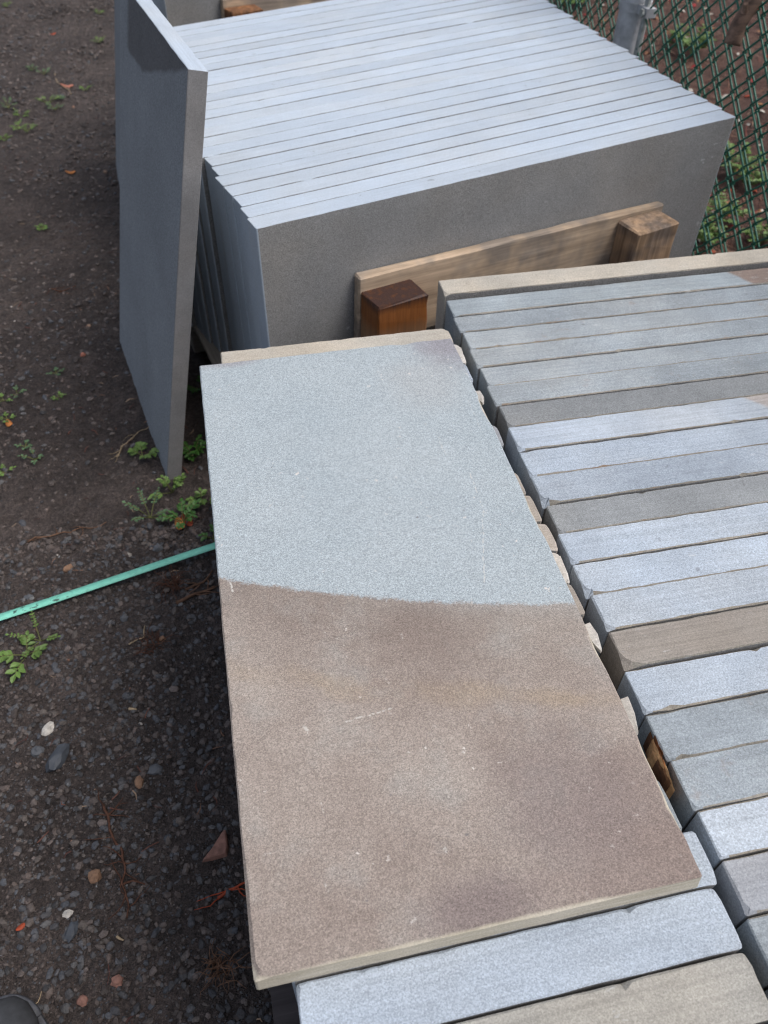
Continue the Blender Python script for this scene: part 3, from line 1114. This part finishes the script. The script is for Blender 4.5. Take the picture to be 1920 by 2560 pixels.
rg = random.Random(11)
PAL = [(0.062, 0.060, 0.063), (0.078, 0.078, 0.084), (0.052, 0.050, 0.052), (0.070, 0.058, 0.053), (0.088, 0.086, 0.088),
       (0.068, 0.071, 0.080), (0.095, 0.080, 0.072), (0.062, 0.050, 0.046)]
SOILC = [(0.085, 0.069, 0.063), (0.115, 0.094, 0.086), (0.065, 0.053, 0.049), (0.095, 0.074, 0.066)]
RARE = [(0.26, 0.17, 0.12), (0.33, 0.30, 0.27), (0.22, 0.12, 0.085), (0.17, 0.175, 0.18)]
mb = MB()
cnt = 0
while cnt < 60000:
    y = rg.uniform(-0.05, 1.1) if rg.random() < 0.45 else rg.uniform(1.0, 5.6)
    x = rg.uniform(-1.15, 0.25)
    dens = 0.55 + 0.9 * noise.noise(Vector((x * 2.2, y * 2.2, 8.3)))
    dens += 0.55 if y < 1.15 else (0.0 if y < 1.8 else 0.15)
    if rg.random() > dens:
        continue
    big = rg.random()
    r = 0.0022 + 0.0078 * big ** 3.5
    if y < 1.05:
        r = 0.0016 + 0.0066 * big ** 4.0
    c = (rg.choice(PAL) if rg.random() < (0.75 if y < 1.05 else 0.35) else rg.choice(SOILC)) if rg.random() < 0.996 else rg.choice(RARE)
    k = rg.uniform(0.8, 1.25)
    vs_, fs_ = rock(rg, r)
    z = gz(x, y) + r * rg.uniform(-0.15, 0.25)
    mb.add([(p.x + x, p.y + y, p.z + z) for p in vs_], fs_, (c[0] * k, c[1] * k, c[2] * k))
    cnt += 1
gr = mb.build("gravel", M_GRAVEL)
gr["kind"] = "stuff"
gr["label"] = "dark wet gravel and soil crumbs on the ground"

# pine needles, bark shreds and leaf bits
mb = MB()
rl = random.Random(12)
LC = [(0.15, 0.07, 0.05), (0.20, 0.11, 0.075), (0.11, 0.05, 0.04), (0.25, 0.15, 0.10), (0.16, 0.05, 0.04), (0.32, 0.22, 0.16)]


def sliver(mb, x, y, z, L, wd, az, tilt, col, bend):
    d = Vector((math.cos(az) * math.cos(tilt), math.sin(az) * math.cos(tilt), math.sin(tilt)))
    s = Vector((-math.sin(az), math.cos(az), 0))
    p0 = Vector((x, y, z))
    p1 = p0 + d * L * .5 + s * bend
    p2 = p0 + d * L - Vector((0, 0, L * 0.12))
    up = Vector((0, 0, wd * 0.5))
    mb.add([p0 - s * wd, p0 + s * wd, p1 - s * wd + up, p1 + s * wd + up, p2 - s * wd * .4, p2 + s * wd * .4], [(0, 1, 3, 2), (2, 3, 5, 4)], col)


for i in range(16000):
    y = rl.uniform(0.6, 6.5)
    x = fence_x(y) + 0.03 + 3.2 * rl.random() ** 1.6
    z = bed_z(x, y) + 0.002
    c = rl.choice(LC)
    sliver(mb, x, y, z, rl.uniform(0.03, 0.11), rl.uniform(0.0006, 0.0018), rl.uniform(0, 6.28), rl.uniform(-0.05, 0.35), c, rl.uniform(-0.01, 0.01))
for i in range(1400):
    y = rl.uniform(0.6, 6.0)
    x = fence_x(y) + 0.03 + 3.0 * rl.random() ** 1.6
    z = bed_z(x, y) + 0.004
    c = rl.choice([(0.30, 0.06, 0.03), (0.24, 0.03, 0.03), (0.20, 0.10, 0.06), (0.42, 0.36, 0.30), (0.36, 0.18, 0.08), (0.14, 0.07, 0.05), (0.48, 0.45, 0.40), (0.13, 0.08, 0.06)])
    sliver(mb, x, y, z, rl.uniform(0.015, 0.05), rl.uniform(0.004, 0.012), rl.uniform(0, 6.28), rl.uniform(-0.2, 0.5), c, 0)
lit = mb.build("leaf_litter", M_LITTER)
lit["kind"] = "stuff"
lit["label"] = "brown needles and leaf scraps on the mulch behind the fence"

# shreds on the near soil
mb = MB()
for i in range(1300):
    y = rl.uniform(0.0, 3.6)
    x = rl.uniform(-1.1, 0.15)
    if rl.random() > 0.35 + noise.noise(Vector((x * 3, y * 3, 2))):
        continue
    c = rl.choice([(0.13, 0.06, 0.045), (0.10, 0.045, 0.035), (0.17, 0.10, 0.07), (0.28, 0.20, 0.14), (0.09, 0.05, 0.04), (0.07, 0.035, 0.03)])
    L = rl.uniform(0.008, 0.035)
    sliver(mb, x, y, gz(x, y) + 0.003, L, rl.uniform(0.0005, 0.0016), rl.uniform(0, 6.28), rl.uniform(0, 0.25), c, rl.uniform(-0.004, 0.004))
sh = mb.build("soil_litter", M_LITTER)
sh["kind"] = "stuff"
sh["label"] = "fine bark shreds and rootlets lying on the soil"


# ---------------------------------------------------------------- single stones, leaves and roots on the soil
def big_rock(name, u, v, size, mat, label, cat="stone", seed=1, flat=0.5, rz=0.0, sub=2, group=None):
    rnd = random.Random(seed)
    c = at(u, v, 0.005)
    bm = bmesh.new()
    bmesh.ops.create_icosphere(bm, subdivisions=2, radius=1.0)
    so = Vector((seed * 3.1, seed, 0))
    for vt in bm.verts:
        n_ = vt.co.normalized()
        q = 1 + 0.38 * noise.noise(n_ * 1.6 + so) + 0.14 * noise.noise(n_ * 4 + so)
        vt.co = Vector((n_.x * q * size[0] * .92, n_.y * q * size[1] * .92, n_.z * q * flat * min(size)))
    me = bpy.data.meshes.new(name)
    bm.to_mesh(me)
    bm.free()
    for p in me.polygons:
        p.use_smooth = False
    o = link(name, me, None, [mat])
    o.location = (c.x, c.y, gz(c.x, c.y) + flat * min(size) * 0.25)
    o.rotation_euler = (0, 0, rz)
    tag(o, label, cat, group)
    return o


D = 1920 / 1659
big_rock("pebble", 126 * D, 1640 * D, (0.030, 0.017), M_SLATE, "large smooth dark blue pebble beside a white stone chip", seed=3, flat=0.8, rz=1.1, sub=3)
big_rock("stone_chip", 102 * D, 1575 * D, (0.018, 0.011), M_WHITEST, "rough white stone chip beside the large dark pebble", seed=4, flat=0.6, rz=1.2)
big_rock("pebble", 82 * D, 1623 * D, (0.013, 0.011), M_GREYST, "round grey pebble touching the large dark blue pebble", seed=5, flat=0.7, sub=3)
big_rock("pebble", 350 * D, 1380 * D, (0.008, 0.007), M_TANST, "small round orange pebble near the teal strap", seed=6, flat=0.8, sub=3)
big_rock("pebble", 330 * D, 1358 * D, (0.013, 0.009), M_GREYST, "blue-grey pebble next to a small round orange pebble", seed=7, flat=0.6)
big_rock("pebble", 203 * D, 1890 * D, (0.012, 0.013), M_TANST, "round brown pebble beside the long red root", seed=8, flat=0.8, sub=3)
big_rock("pebble", 300 * D, 1690 * D, (0.009, 0.012), M_TANST, "blunt tan stone among dark gravel near the flat slab", seed=9, flat=0.8)
big_rock("pebble", 335 * D, 1662 * D, (0.015, 0.011), M_GREYST, "flat blue-grey pebble near a blunt tan stone", seed=10, flat=0.6, sub=3)
big_rock("pebble", 152 * D, 2010 * D, (0.017, 0.010), M_SLATE, "elongated slate-blue pebble among the dark gravel", seed=12, flat=0.6, rz=1.2, sub=3)
big_rock("pebble", 144 * D, 1972 * D, (0.009, 0.007), M_WHITEST, "small pale grey pebble just above the slate-blue one", seed=13, flat=0.6)
big_rock("pebble", 252 * D, 2118 * D, (0.010, 0.009), M_PINKST, "reddish round pebble in the gravel by the straw tuft", seed=14, flat=0.8, sub=3)
big_rock("pebble", 176 * D, 2160 * D, (0.009, 0.008), M_PINKST, "small pinkish stone close to the boot", seed=15, flat=0.7)
big_rock("pebble", 268 * D, 1335 * D, (0.009, 0.009), M_GREYST, "small dark grey pebble under the teal strap", seed=16, flat=0.7)
big_rock("pebble", 62 * D, 1290 * D, (0.010, 0.008), M_GREYST, "grey pebble above the free end of the teal strap", seed=17, flat=0.7)
big_rock("stone_chip", 340 * D, 1180 * D, (0.013, 0.010), M_GREYST, "angular blue-grey stone chip below the weeds", seed=18, flat=0.7)
big_rock("wood_chip", 146 * D, 1225 * D, (0.014, 0.009), M_TANST, "orange-brown wood chip between strap and leaning slab", "wood chip", seed=19, flat=0.7, rz=0.6)
big_rock("stone_chip", 180 * D, 770 * D, (0.009, 0.008), M_PINK, "tiny red scrap on bare brown soil beside leaning slab", "litter scrap", seed=20, flat=0.7)

# triangular pink brick chip
c = at(470 * D, 1835 * D, 0.006)
tri = [(-0.030, -0.014), (0.014, -0.011), (0.018, 0.002), (0.016, 0.034), (0.009, 0.031), (-0.008, 0.004)]
bm = bmesh.new()
lo = [bm.verts.new((x, y, 0.0)) for x, y in tri]
hi = [bm.verts.new((x * 0.86 + 0.001, y * 0.86 + 0.001, 0.012 + 0.003 * (i % 2))) for i, (x, y) in enumerate(tri)]
bm.faces.new(hi)
bm.faces.new(list(reversed(lo)))
for i in range(len(tri)):
    j = (i + 1) % len(tri)
    bm.faces.new([lo[i], lo[j], hi[j], hi[i]])
bmesh.ops.bevel(bm, geom=list(bm.edges), offset=0.0018, segments=1, affect='EDGES')
me = bpy.data.meshes.new("brick_chip")
bm.to_mesh(me)
bm.free()
o = link("brick_chip", me, None, [M_PINKST])
o.location = (c.x, c.y, gz(c.x, c.y) - 0.001)
tag(o, "triangular pinkish-brown stone shard on dark gravel by the flat slab", "stone")


def leaf(u, v, size, mat, label, seed, lobes=0, z=None, rz=None):
    rnd = random.Random(seed)
    c = at(u, v, 0.006 if z is None else z)
    n = 18
    pts = []
    for i in range(n):
        a = 2 * math.pi * i / n
        r = size * (1 if not lobes else (0.62 + 0.38 * abs(math.cos(a * lobes / 2))))
        pts.append((r * math.cos(a) * 1.25, r * math.sin(a) * 0.7, 0.25 * size * math.sin(a * 2 + 1) * rnd.uniform(0.6, 1.2) + 0.004))
    vs_ = [(0, 0, 0.003)] + pts
    fs_ = [(0, 1 + i, 1 + (i + 1) % n) for i in range(n)]
    me_ = mesh("fallen_leaf", vs_, fs_, True)
    o_ = link("fallen_leaf", me_, None, [mat])
    o_.location = (c.x, c.y, (gz(c.x, c.y) if z is None else z) + 0.002)
    o_.rotation_euler = (0, 0, rnd.uniform(0, 6.28) if rz is None else rz)
    tag(o_, label, "leaf")
    md = o_.modifiers.new("thick", 'SOLIDIFY')
    md.thickness = 0.0005
    return o_


leaf(145 * D, 184 * D, 0.030, M_PINK, "curled pink-brown lobed leaf among the upper weeds", 1, 5)
leaf(153 * D, 373 * D, 0.016, M_ORANGE, "small orange leaf on bare dark soil", 2)
leaf(113 * D, 2160 * D * 0 + 72 * D, 0.014, M_RED, "tiny red leaf beside small upper weeds", 3)
leaf(405 * D, 1120 * D, 0.020, M_RED, "red leaf in the weeds at the leaning slab's foot", 4, 3)
leaf(388 * D, 1130 * D, 0.016, M_ORANGE, "orange-red leaf among the weeds below the leaning slab", 5)
leaf(18 * D, 912 * D, 0.012, M_ORANGE, "narrow orange leaf on the soil", 6)
leaf(42 * D, 2000 * D, 0.006, M_RED, "tiny bright orange scrap on fine brown soil", 7)


def root(px, r, mat, name, label, cat, sub=4, wig=0.006, seed=1, lift=0.003, branches=0):
    rnd = random.Random(seed)
    P = [at(u * D, v * D, 0.004) for u, v in px]
    pts = []
    for i in range(len(P) - 1):
        for s in range(sub):
            q = P[i].lerp(P[i + 1], s / sub)
            q = q + Vector((noise.noise(q * 40 + Vector((seed, 0, 0))), noise.noise(q * 40 + Vector((0, seed, 9))), 0)) * wig
            pts.append(Vector((q.x, q.y, gz(q.x, q.y) + lift)))
    rad = [r * (1.1 - 0.6 * i / len(pts)) for i in range(len(pts))]
    m = MB()
    m.add(*tube(pts, rad, 5))
    for b in range(branches):
        i = rnd.randrange(1, len(pts) - 2)
        q = pts[i]
        a = rnd.uniform(0, 6.28)
        bp_ = [q]
        for s in range(4):
            a += rnd.uniform(-.6, .6)
            q2 = bp_[-1] + Vector((math.cos(a), math.sin(a), 0)) * rnd.uniform(0.006, 0.014)
            q2.z = gz(q2.x, q2.y) + lift
            bp_.append(q2)
        m.add(*tube(bp_, [r * .55, r * .5, r * .4, r * .3, r * .2], 4))
    o_ = m.build(name, mat, None, True, loc=(pts[0].x, pts[0].y, pts[0].z))
    tag(o_, label, cat)
    return o_


root([(222, 1735), (236, 1790), (262, 1840), (270, 1860), (262, 1905), (275, 1945), (272, 1990)], 0.0024, M_ROOT, "root",
     "long red-brown root winding down the dark gravel", "root", seed=2, branches=14)
root([(470, 1938), (490, 1918), (520, 1908), (548, 1900)], 0.0026, M_RED, "root", "short orange-red root poking out from beneath flat slab", "root", seed=3, branches=4)
root([(270, 1910), (290, 1900), (315, 1912)], 0.002, M_ROOT, "root", "thin root branching beside the long red-brown one", "root", seed=4)
root([(278, 1394), (310, 1376), (320, 1345)], 0.0016, M_STRAWM, "dry_grass_stalk", "curved dry grass stalk below the teal strap", "stalk", seed=5)
root([(400, 1270), (440, 1255), (465, 1225)], 0.003, M_TWIG, "twig", "brown twig under the teal strap near the slab", "twig", seed=6, branches=2)
root([(385, 1300), (430, 1275), (480, 1262)], 0.004, M_TWIG, "twig", "thick split brown twig in the dark hollow below strap", "twig", seed=7, branches=3)
root([(60, 1170), (120, 1150), (180, 1140), (245, 1125)], 0.0018, M_TWIG, "twig", "long thin dry twig across the soil above the strap", "twig", seed=8, branches=5, wig=0.012)
root([(118, 160), (123, 178), (150, 195), (155, 205)], 0.0022, M_STRAWM, "dry_grass_stalk", "pale bent stalk beside the curled pink leaf", "stalk", seed=9)
root([(60, 2185), (80, 2160), (92, 2130)], 0.0011, M_STRAWM, "dry_grass_stalk", "fine dry stalk lying near the black boot", "stalk", seed=10)
root([(105, 625), (122, 630), (180, 618)], 0.0025, M_ROOT, "root", "dark reddish root fragment on bare soil", "root", seed=11, branches=5)
root([(250, 2020), (258, 2026), (268, 2030)], 0.0022, M_STRAWM, "straw_piece", "short thick piece of pale straw on dark gravel", "straw", seed=12, wig=0)
root([(278, 1530), (288, 1531), (297, 1531)], 0.003, M_STRAWM, "straw_piece", "stubby pale straw piece near blue-grey pebbles", "straw", seed=13, wig=0)
root([(250, 985), (262, 960), (300, 930), (330, 915)], 0.0016, M_STRAWM, "dry_grass_stalk", "yellow dry stalk by the foot of the leaning slab", "stalk", seed=14, branches=6)


# dry grass tuft
def tuft(u, v, n, L, mat, label, seed):
    rnd = random.Random(seed)
    c = at(u * D, v * D, 0.004)
    m = MB()
    for i in range(n):
        a = rnd.uniform(0, 6.28)
        pts = []
        x, y = c.x + rnd.gauss(0, 0.010), c.y + rnd.gauss(0, 0.010)
        l = L * rnd.uniform(0.4, 1.0)
        for s in range(5):
            t = s / 4
            pts.append(Vector((x + math.cos(a) * l * t * .8, y + math.sin(a) * l * t * .8, gz(c.x, c.y) + 0.001 + l * 0.5 * math.sin(t * 2.4) * .7)))
            a += rnd.uniform(-.25, .25)
        m.add(*tube(pts, [0.0009, 0.0009, 0.0008, 0.0006, 0.0003], 4))
    o_ = m.build("dry_grass_tuft", mat, None, False, loc=(c.x, c.y, gz(c.x, c.y)))
    tag(o_, label, "grass tuft")


tuft(475, 2085, 46, 0.05, M_TWIG, "matted dry brown grass tuft near the flat slab's brown corner", 1)
tuft(372, 1262, 40, 0.06, M_ROOT, "tangle of reddish dry rootlets just below the strap", 2)
tuft(330, 1395, 24, 0.05, M_ROOT, "sparse reddish rootlets near a small round orange pebble", 3)


# ---------------------------------------------------------------- weeds
def weed(P, nst, L, lf, mats, label, seed, spread=1.0, upright=0.5, nleaf=5, pairs=True, group="small weeds on the ground"):
    rnd = random.Random(seed)
    t = empty("weed", P)
    tag(t, label, "weed", group)
    sm, fm = MB(), MB()

    def leafq(p, d, size):
        s = d.cross(Vector((0, 0, 1)))
        if s.length < 1e-3:
            s = Vector((1, 0, 0))
        s.normalize()
        u = s.cross(d)
        tip = p + d * size
        m = p + d * size * 0.45
        wd = size * rnd.uniform(0.26, 0.40)
        fm.add([p, m - s * wd + u * size * .08, m + u * -size * .03, m + s * wd + u * size * .08, tip - u * size * .12,
                p + d * size * .78 - s * wd * .7 + u * size * .03, p + d * size * .78 + s * wd * .7 + u * size * .03],
               [(0, 2, 1), (0, 3, 2), (1, 2, 4, 5), (2, 3, 6, 4)])
    for i in range(nst):
        a = 6.28 * i / nst + rnd.uniform(-.5, .5)
        el = rnd.uniform(0.15, 1.0) * upright + 0.2
        l = L * rnd.uniform(0.55, 1.1)
        d = Vector((math.cos(a) * math.cos(el) * spread, math.sin(a) * math.cos(el) * spread, math.sin(el)))
        pts = [Vector((0, 0, 0)), d * l * .5 + Vector((0, 0, l * .1)), d * l + Vector((0, 0, l * 0.05))]
        sm.add(*tube(pts, [0.0013, 0.001, 0.0006], 5))
        for k in range(nleaf):
            tt = 0.35 + 0.65 * (k + 1) / nleaf
            p = pts[1].lerp(pts[2], (tt - .5) * 2) if tt > .5 else pts[0].lerp(pts[1], tt * 2)
            for sgn in ((-1, 1) if pairs and k < nleaf - 1 else (0,)):
                ang = a + sgn * rnd.uniform(0.6, 1.3)
                dd = Vector((math.cos(ang), math.sin(ang), rnd.uniform(-.1, .5))).normalized()
                leafq(p, dd, lf * rnd.uniform(0.7, 1.2))
    sm.build("stem", M_STEM, t)
    fo = fm.build("foliage", mats, t)
    fo["kind"] = "stuff"
    return t


def gp(u, v):
    c = at(u * D, v * D, 0.0)
    return (c.x, c.y, gz(c.x, c.y) - 0.001)


weed(gp(372, 1062), 6, 0.055, 0.015, M_LEAFG, "bright green leafy weed at the leaning slab's bottom corner", 1, upright=1.2, nleaf=4)
weed(gp(395, 1128), 7, 0.05, 0.014, M_LEAFD, "dark green weed with red leaves below the leaning slab", 2, upright=0.8, nleaf=4)
weed(gp(325, 1118), 6, 0.065, 0.009, M_LEAFB, "feathery grey-green weed left of the dark green one", 3, upright=0.5, nleaf=6)
weed(gp(437, 1085), 5, 0.05, 0.017, M_LEAFG, "yellow-green weed tucked against the flat slab's shaded side", 4, upright=0.9, nleaf=3)
weed(gp(460, 1165), 4, 0.045, 0.015, M_LEAFD, "small dark weed where the strap goes under the slab", 5, nleaf=3)
weed(gp(420, 985), 6, 0.05, 0.016, M_LEAFD, "dark weed in the shadow between leaning and flat slabs", 6, upright=0.9)
weed(gp(432, 840), 4, 0.045, 0.015, M_LEAFD, "dark weed in the shade below the grey pallet", 16, upright=0.9)
weed(gp(308, 985), 4, 0.04, 0.018, M_LEAFG, "small green sprig beside the leaning slab's lower edge", 7)
weed(gp(88, 1385), 4, 0.07, 0.0075, M_LEAFG, "lacy green weed sprawling below the teal strap", 8, upright=0.25, nleaf=6)
weed(gp(60, 1418), 4, 0.05, 0.018, M_LEAFG, "bright green sprig beside the lacy weed under the strap", 9, upright=0.3)
sw = [(75, 990, .05), (10, 870, .05), (55, 965, .035), (12, 1020, .035), (122, 808, .03), (125, 860, .03), (35, 850, .04), (15, 905, .03)]
for i, (u, v, l) in enumerate(sw):
    weed(gp(u, v), 4, l * 0.62, 0.009, M_LEAFG if i % 2 else M_LEAFB, "tiny green seedling on bare soil beside the leaning slab", 30 + i, upright=0.35, nleaf=3,
         group="tiny seedlings on the bare soil")
up = [(20, 235, .09), (45, 250, .07), (105, 225, .09), (120, 238, .07), (60, 285, .09), (40, 280, .07), (95, 160, .06), (185, 195, .06), (215, 92, .06),
      (130, 215, .05), (10, 300, .05), (92, 492, .035), (70, 150, .05), (15, 15, .06), (215, 30, .05)]
for i, (u, v, l) in enumerate(up):
    weed(gp(u, v), 6, l * 0.62, 0.0105, M_LEAFG if i % 3 else M_LEAFB, "low green weed in the patch around the curled pink leaf", 60 + i, upright=0.5, nleaf=4,
         group="weeds in the patch around the pink leaf")


def bedp(x, y):
    return (x, y, bed_z(x, y) - 0.002)


def bed_at(u, v):
    p = at(u * D, v * D, 0.06)
    p = at(u * D, v * D, bed_z(p.x, p.y))
    return (p.x, p.y, bed_z(p.x, p.y) - 0.002)


bw_ = [(1590, 370, .10, .05, "leafy light green weed behind the fence near the large stack's corner"),
       (1555, 480, .10, .045, "green weed behind the fence just above the tan end slab"),
       (1620, 400, .07, .04, "broad-leaved green weed behind the fence beside the light green one"),
       (1500, 110, .12, .06, "grassy green weed at the base of the galvanised post"),
       (1465, 90, .12, .05, "pale green weed hugging the right side of the galvanised post"),
       (1225, 10, .14, .07, "bright green weed beyond the large stack, left of the post"),
       (1520, 530, .08, .04, "small green weed at the fence foot by the tan slab"),
       (1640, 530, .08, .04, "yellow-green weed under brown stalks behind the fence")]
for i, (u, v, l, lf, lab) in enumerate(bw_):
    weed(bed_at(u, v), 13, l * 0.95, lf * 0.55, M_LEAFG, lab, 90 + i, upright=1.1, nleaf=5, group="weeds behind the fence")

# ---------------------------------------------------------------- teal strap
s0 = at(-400 * D, 1473 * D, 0.006)
s1 = at(520 * D, 1168 * D, 0.006)
dv = (s1 - s0)
ln = dv.length
ang = math.atan2(dv.y, dv.x)
m = MB()
N = 60
for i in range(N + 1):
    x = ln * i / N
    p = Vector((s0.x + math.cos(ang) * x, s0.y + math.sin(ang) * x))
    z = 0.016 + 0.0012 * math.sin(x * 9 + 1)
    hw = 0.0086
    m.v += [(x, -hw, z), (x, hw, z + 0.001), (x, -hw, z - 0.0009), (x, hw, z + 0.0001)]
    if i:
        o4 = (i - 1) * 4
        m.f += [(o4, o4 + 4, o4 + 5, o4 + 1), (o4 + 2, o4 + 3, o4 + 7, o4 + 6), (o4, o4 + 2, o4 + 6, o4 + 4), (o4 + 1, o4 + 5, o4 + 7, o4 + 3)]
m.f += [(0, 1, 3, 2), (4 * N, 4 * N + 2, 4 * N + 3, 4 * N + 1)]
st = m.build("packing_strap", M_STRAP, None, True)
st.location = (s0.x, s0.y, 0)
st.rotation_euler = (0, 0, ang)
tag(st, "flat teal plastic packing strap running under the flat slab", "strap")

# ---------------------------------------------------------------- splintered wood wedged between the rows
wz = 0.526
sp0 = at(1392 * D, 1575 * D, wz)
wdg = empty("wood_wedge", sp0)
tag(wdg, "splintered orange-brown wood wedged in the gap between the rows", "wood piece")
rw = random.Random(3)
segs = []
for q in range(16):
    t0 = rw.uniform(0.0, 0.62)
    t1 = min(1.0, t0 + rw.uniform(0.25, 0.45))
    ox = rw.uniform(-9, 9)
    segs.append(((1398 + 50 * t0 + ox, 1562 + 150 * t0), (1402 + 50 * t1 + ox * 0.7, 1562 + 152 * t1), rw.uniform(0.0022, 0.0048)))
for i, (a_, b_, wd) in enumerate(segs):
    z_ = wz - 0.003 + rw.uniform(-0.010, 0.005)
    pa, pb = at(a_[0] * D, a_[1] * D, z_), at(b_[0] * D, b_[1] * D, z_)
    pb.z += rw.uniform(-0.004, 0.003)
    d = pb - pa
    s = Vector((d.y, -d.x, 0)).normalized()
    n_ = 7
    vs_, fs_ = [], []
    for k in range(n_ + 1):
        t = k / n_
        c_ = pa.lerp(pb, t) - sp0
        wv_ = wd * (0.5 + 0.5 * rw.random()) * (1 - 0.85 * max(0, t - .55) / .45) * (0.5 + min(1, t * 4) * .5)
        hz = 0.004 * rw.uniform(0.5, 1.2)
        vs_ += [c_ - s * wv_ * .5, c_ + s * wv_ * .5, c_ + Vector((0, 0, hz)), c_ - Vector((0, 0, 0.03))]
        if k:
            b0 = (k - 1) * 4
            fs_ += [(b0, b0 + 2, b0 + 6, b0 + 4), (b0 + 2, b0 + 1, b0 + 5, b0 + 6), (b0 + 1, b0 + 3, b0 + 7, b0 + 5), (b0 + 3, b0, b0 + 4, b0 + 7)]
    fs_ += [(0, 3, 1, 2), (4 * n_, 4 * n_ + 2, 4 * n_ + 1, 4 * n_ + 3)]
    link("splinter", mesh("splinter", vs_, fs_), wdg, [M_SPLINT if i % 3 else M_ROTTEN])

# ---------------------------------------------------------------- boot at the edge of the gravel
tp = at(-22 * D, 2158 * D, 0.05)
boot = empty("rubber_boot", (tp.x, tp.y, gz(tp.x, tp.y)), 0.35)
tag(boot, "toe of a black rubber boot on the dark gravel", "boot")


def loft(rings, n=20):
    vs_, fs_ = [], []
    for (y, z, rx, rz_) in rings:
        for k in range(n):
            a = 2 * math.pi * k / n
            zz = z + math.sin(a) * rz_
            vs_.append((math.cos(a) * rx * (1.0 if math.sin(a) > -0.2 else 0.97), y, max(zz, 0.012)))
    for i in range(len(rings) - 1):
        for k in range(n):
            k2 = (k + 1) % n
            fs_.append((i * n + k, i * n + k2, (i + 1) * n + k2, (i + 1) * n + k))
    fs_.append(tuple(reversed(range(n))))
    fs_.append(tuple(range((len(rings) - 1) * n, len(rings) * n)))
    return vs_, fs_


rings = [(0.0, 0.028, 0.012, 0.010), (-0.008, 0.034, 0.028, 0.022), (-0.025, 0.038, 0.041, 0.031), (-0.055, 0.042, 0.048, 0.038), (-0.095, 0.048, 0.048, 0.046),
         (-0.135, 0.058, 0.043, 0.056), (-0.17, 0.075, 0.041, 0.072), (-0.20, 0.10, 0.043, 0.098), (-0.25, 0.125, 0.045, 0.12), (-0.285, 0.10, 0.038, 0.095), (-0.295, 0.08, 0.02, 0.05)]
v, f = loft(rings)
link("upper", mesh("upper", v, f, True), boot, [M_RUBBER])
prof = [(0.006, 0.0), (0.0, 0.022), (-0.02, 0.042), (-0.06, 0.052), (-0.10, 0.051), (-0.16, 0.043), (-0.24, 0.044), (-0.28, 0.038), (-0.30, 0.0)]
out = [(xx, yy) for yy, xx in prof] + [(-xx, yy) for yy, xx in reversed(prof[1:-1])]
nO = len(out)
vs_ = [(x, y, 0.0) for x, y in out] + [(x, y, 0.019) for x, y in out]
fs_ = [tuple(range(nO))[::-1], tuple(range(nO, 2 * nO))] + [(i, (i + 1) % nO, nO + (i + 1) % nO, nO + i) for i in range(nO)]
link("sole", mesh("sole", vs_, fs_), boot, [M_TRIM])
v, f = tube([(0.045 * math.cos(a) * (1 - .1 * math.sin(a)), -0.045 + 0.047 * math.sin(a), 0.022 + 0.004 * math.sin(a)) for a in [math.pi * k / 14 for k in range(15)]], 0.006, 6)
link("toe_rim", mesh("toe_rim", v, f, True), boot, [M_TRIM])
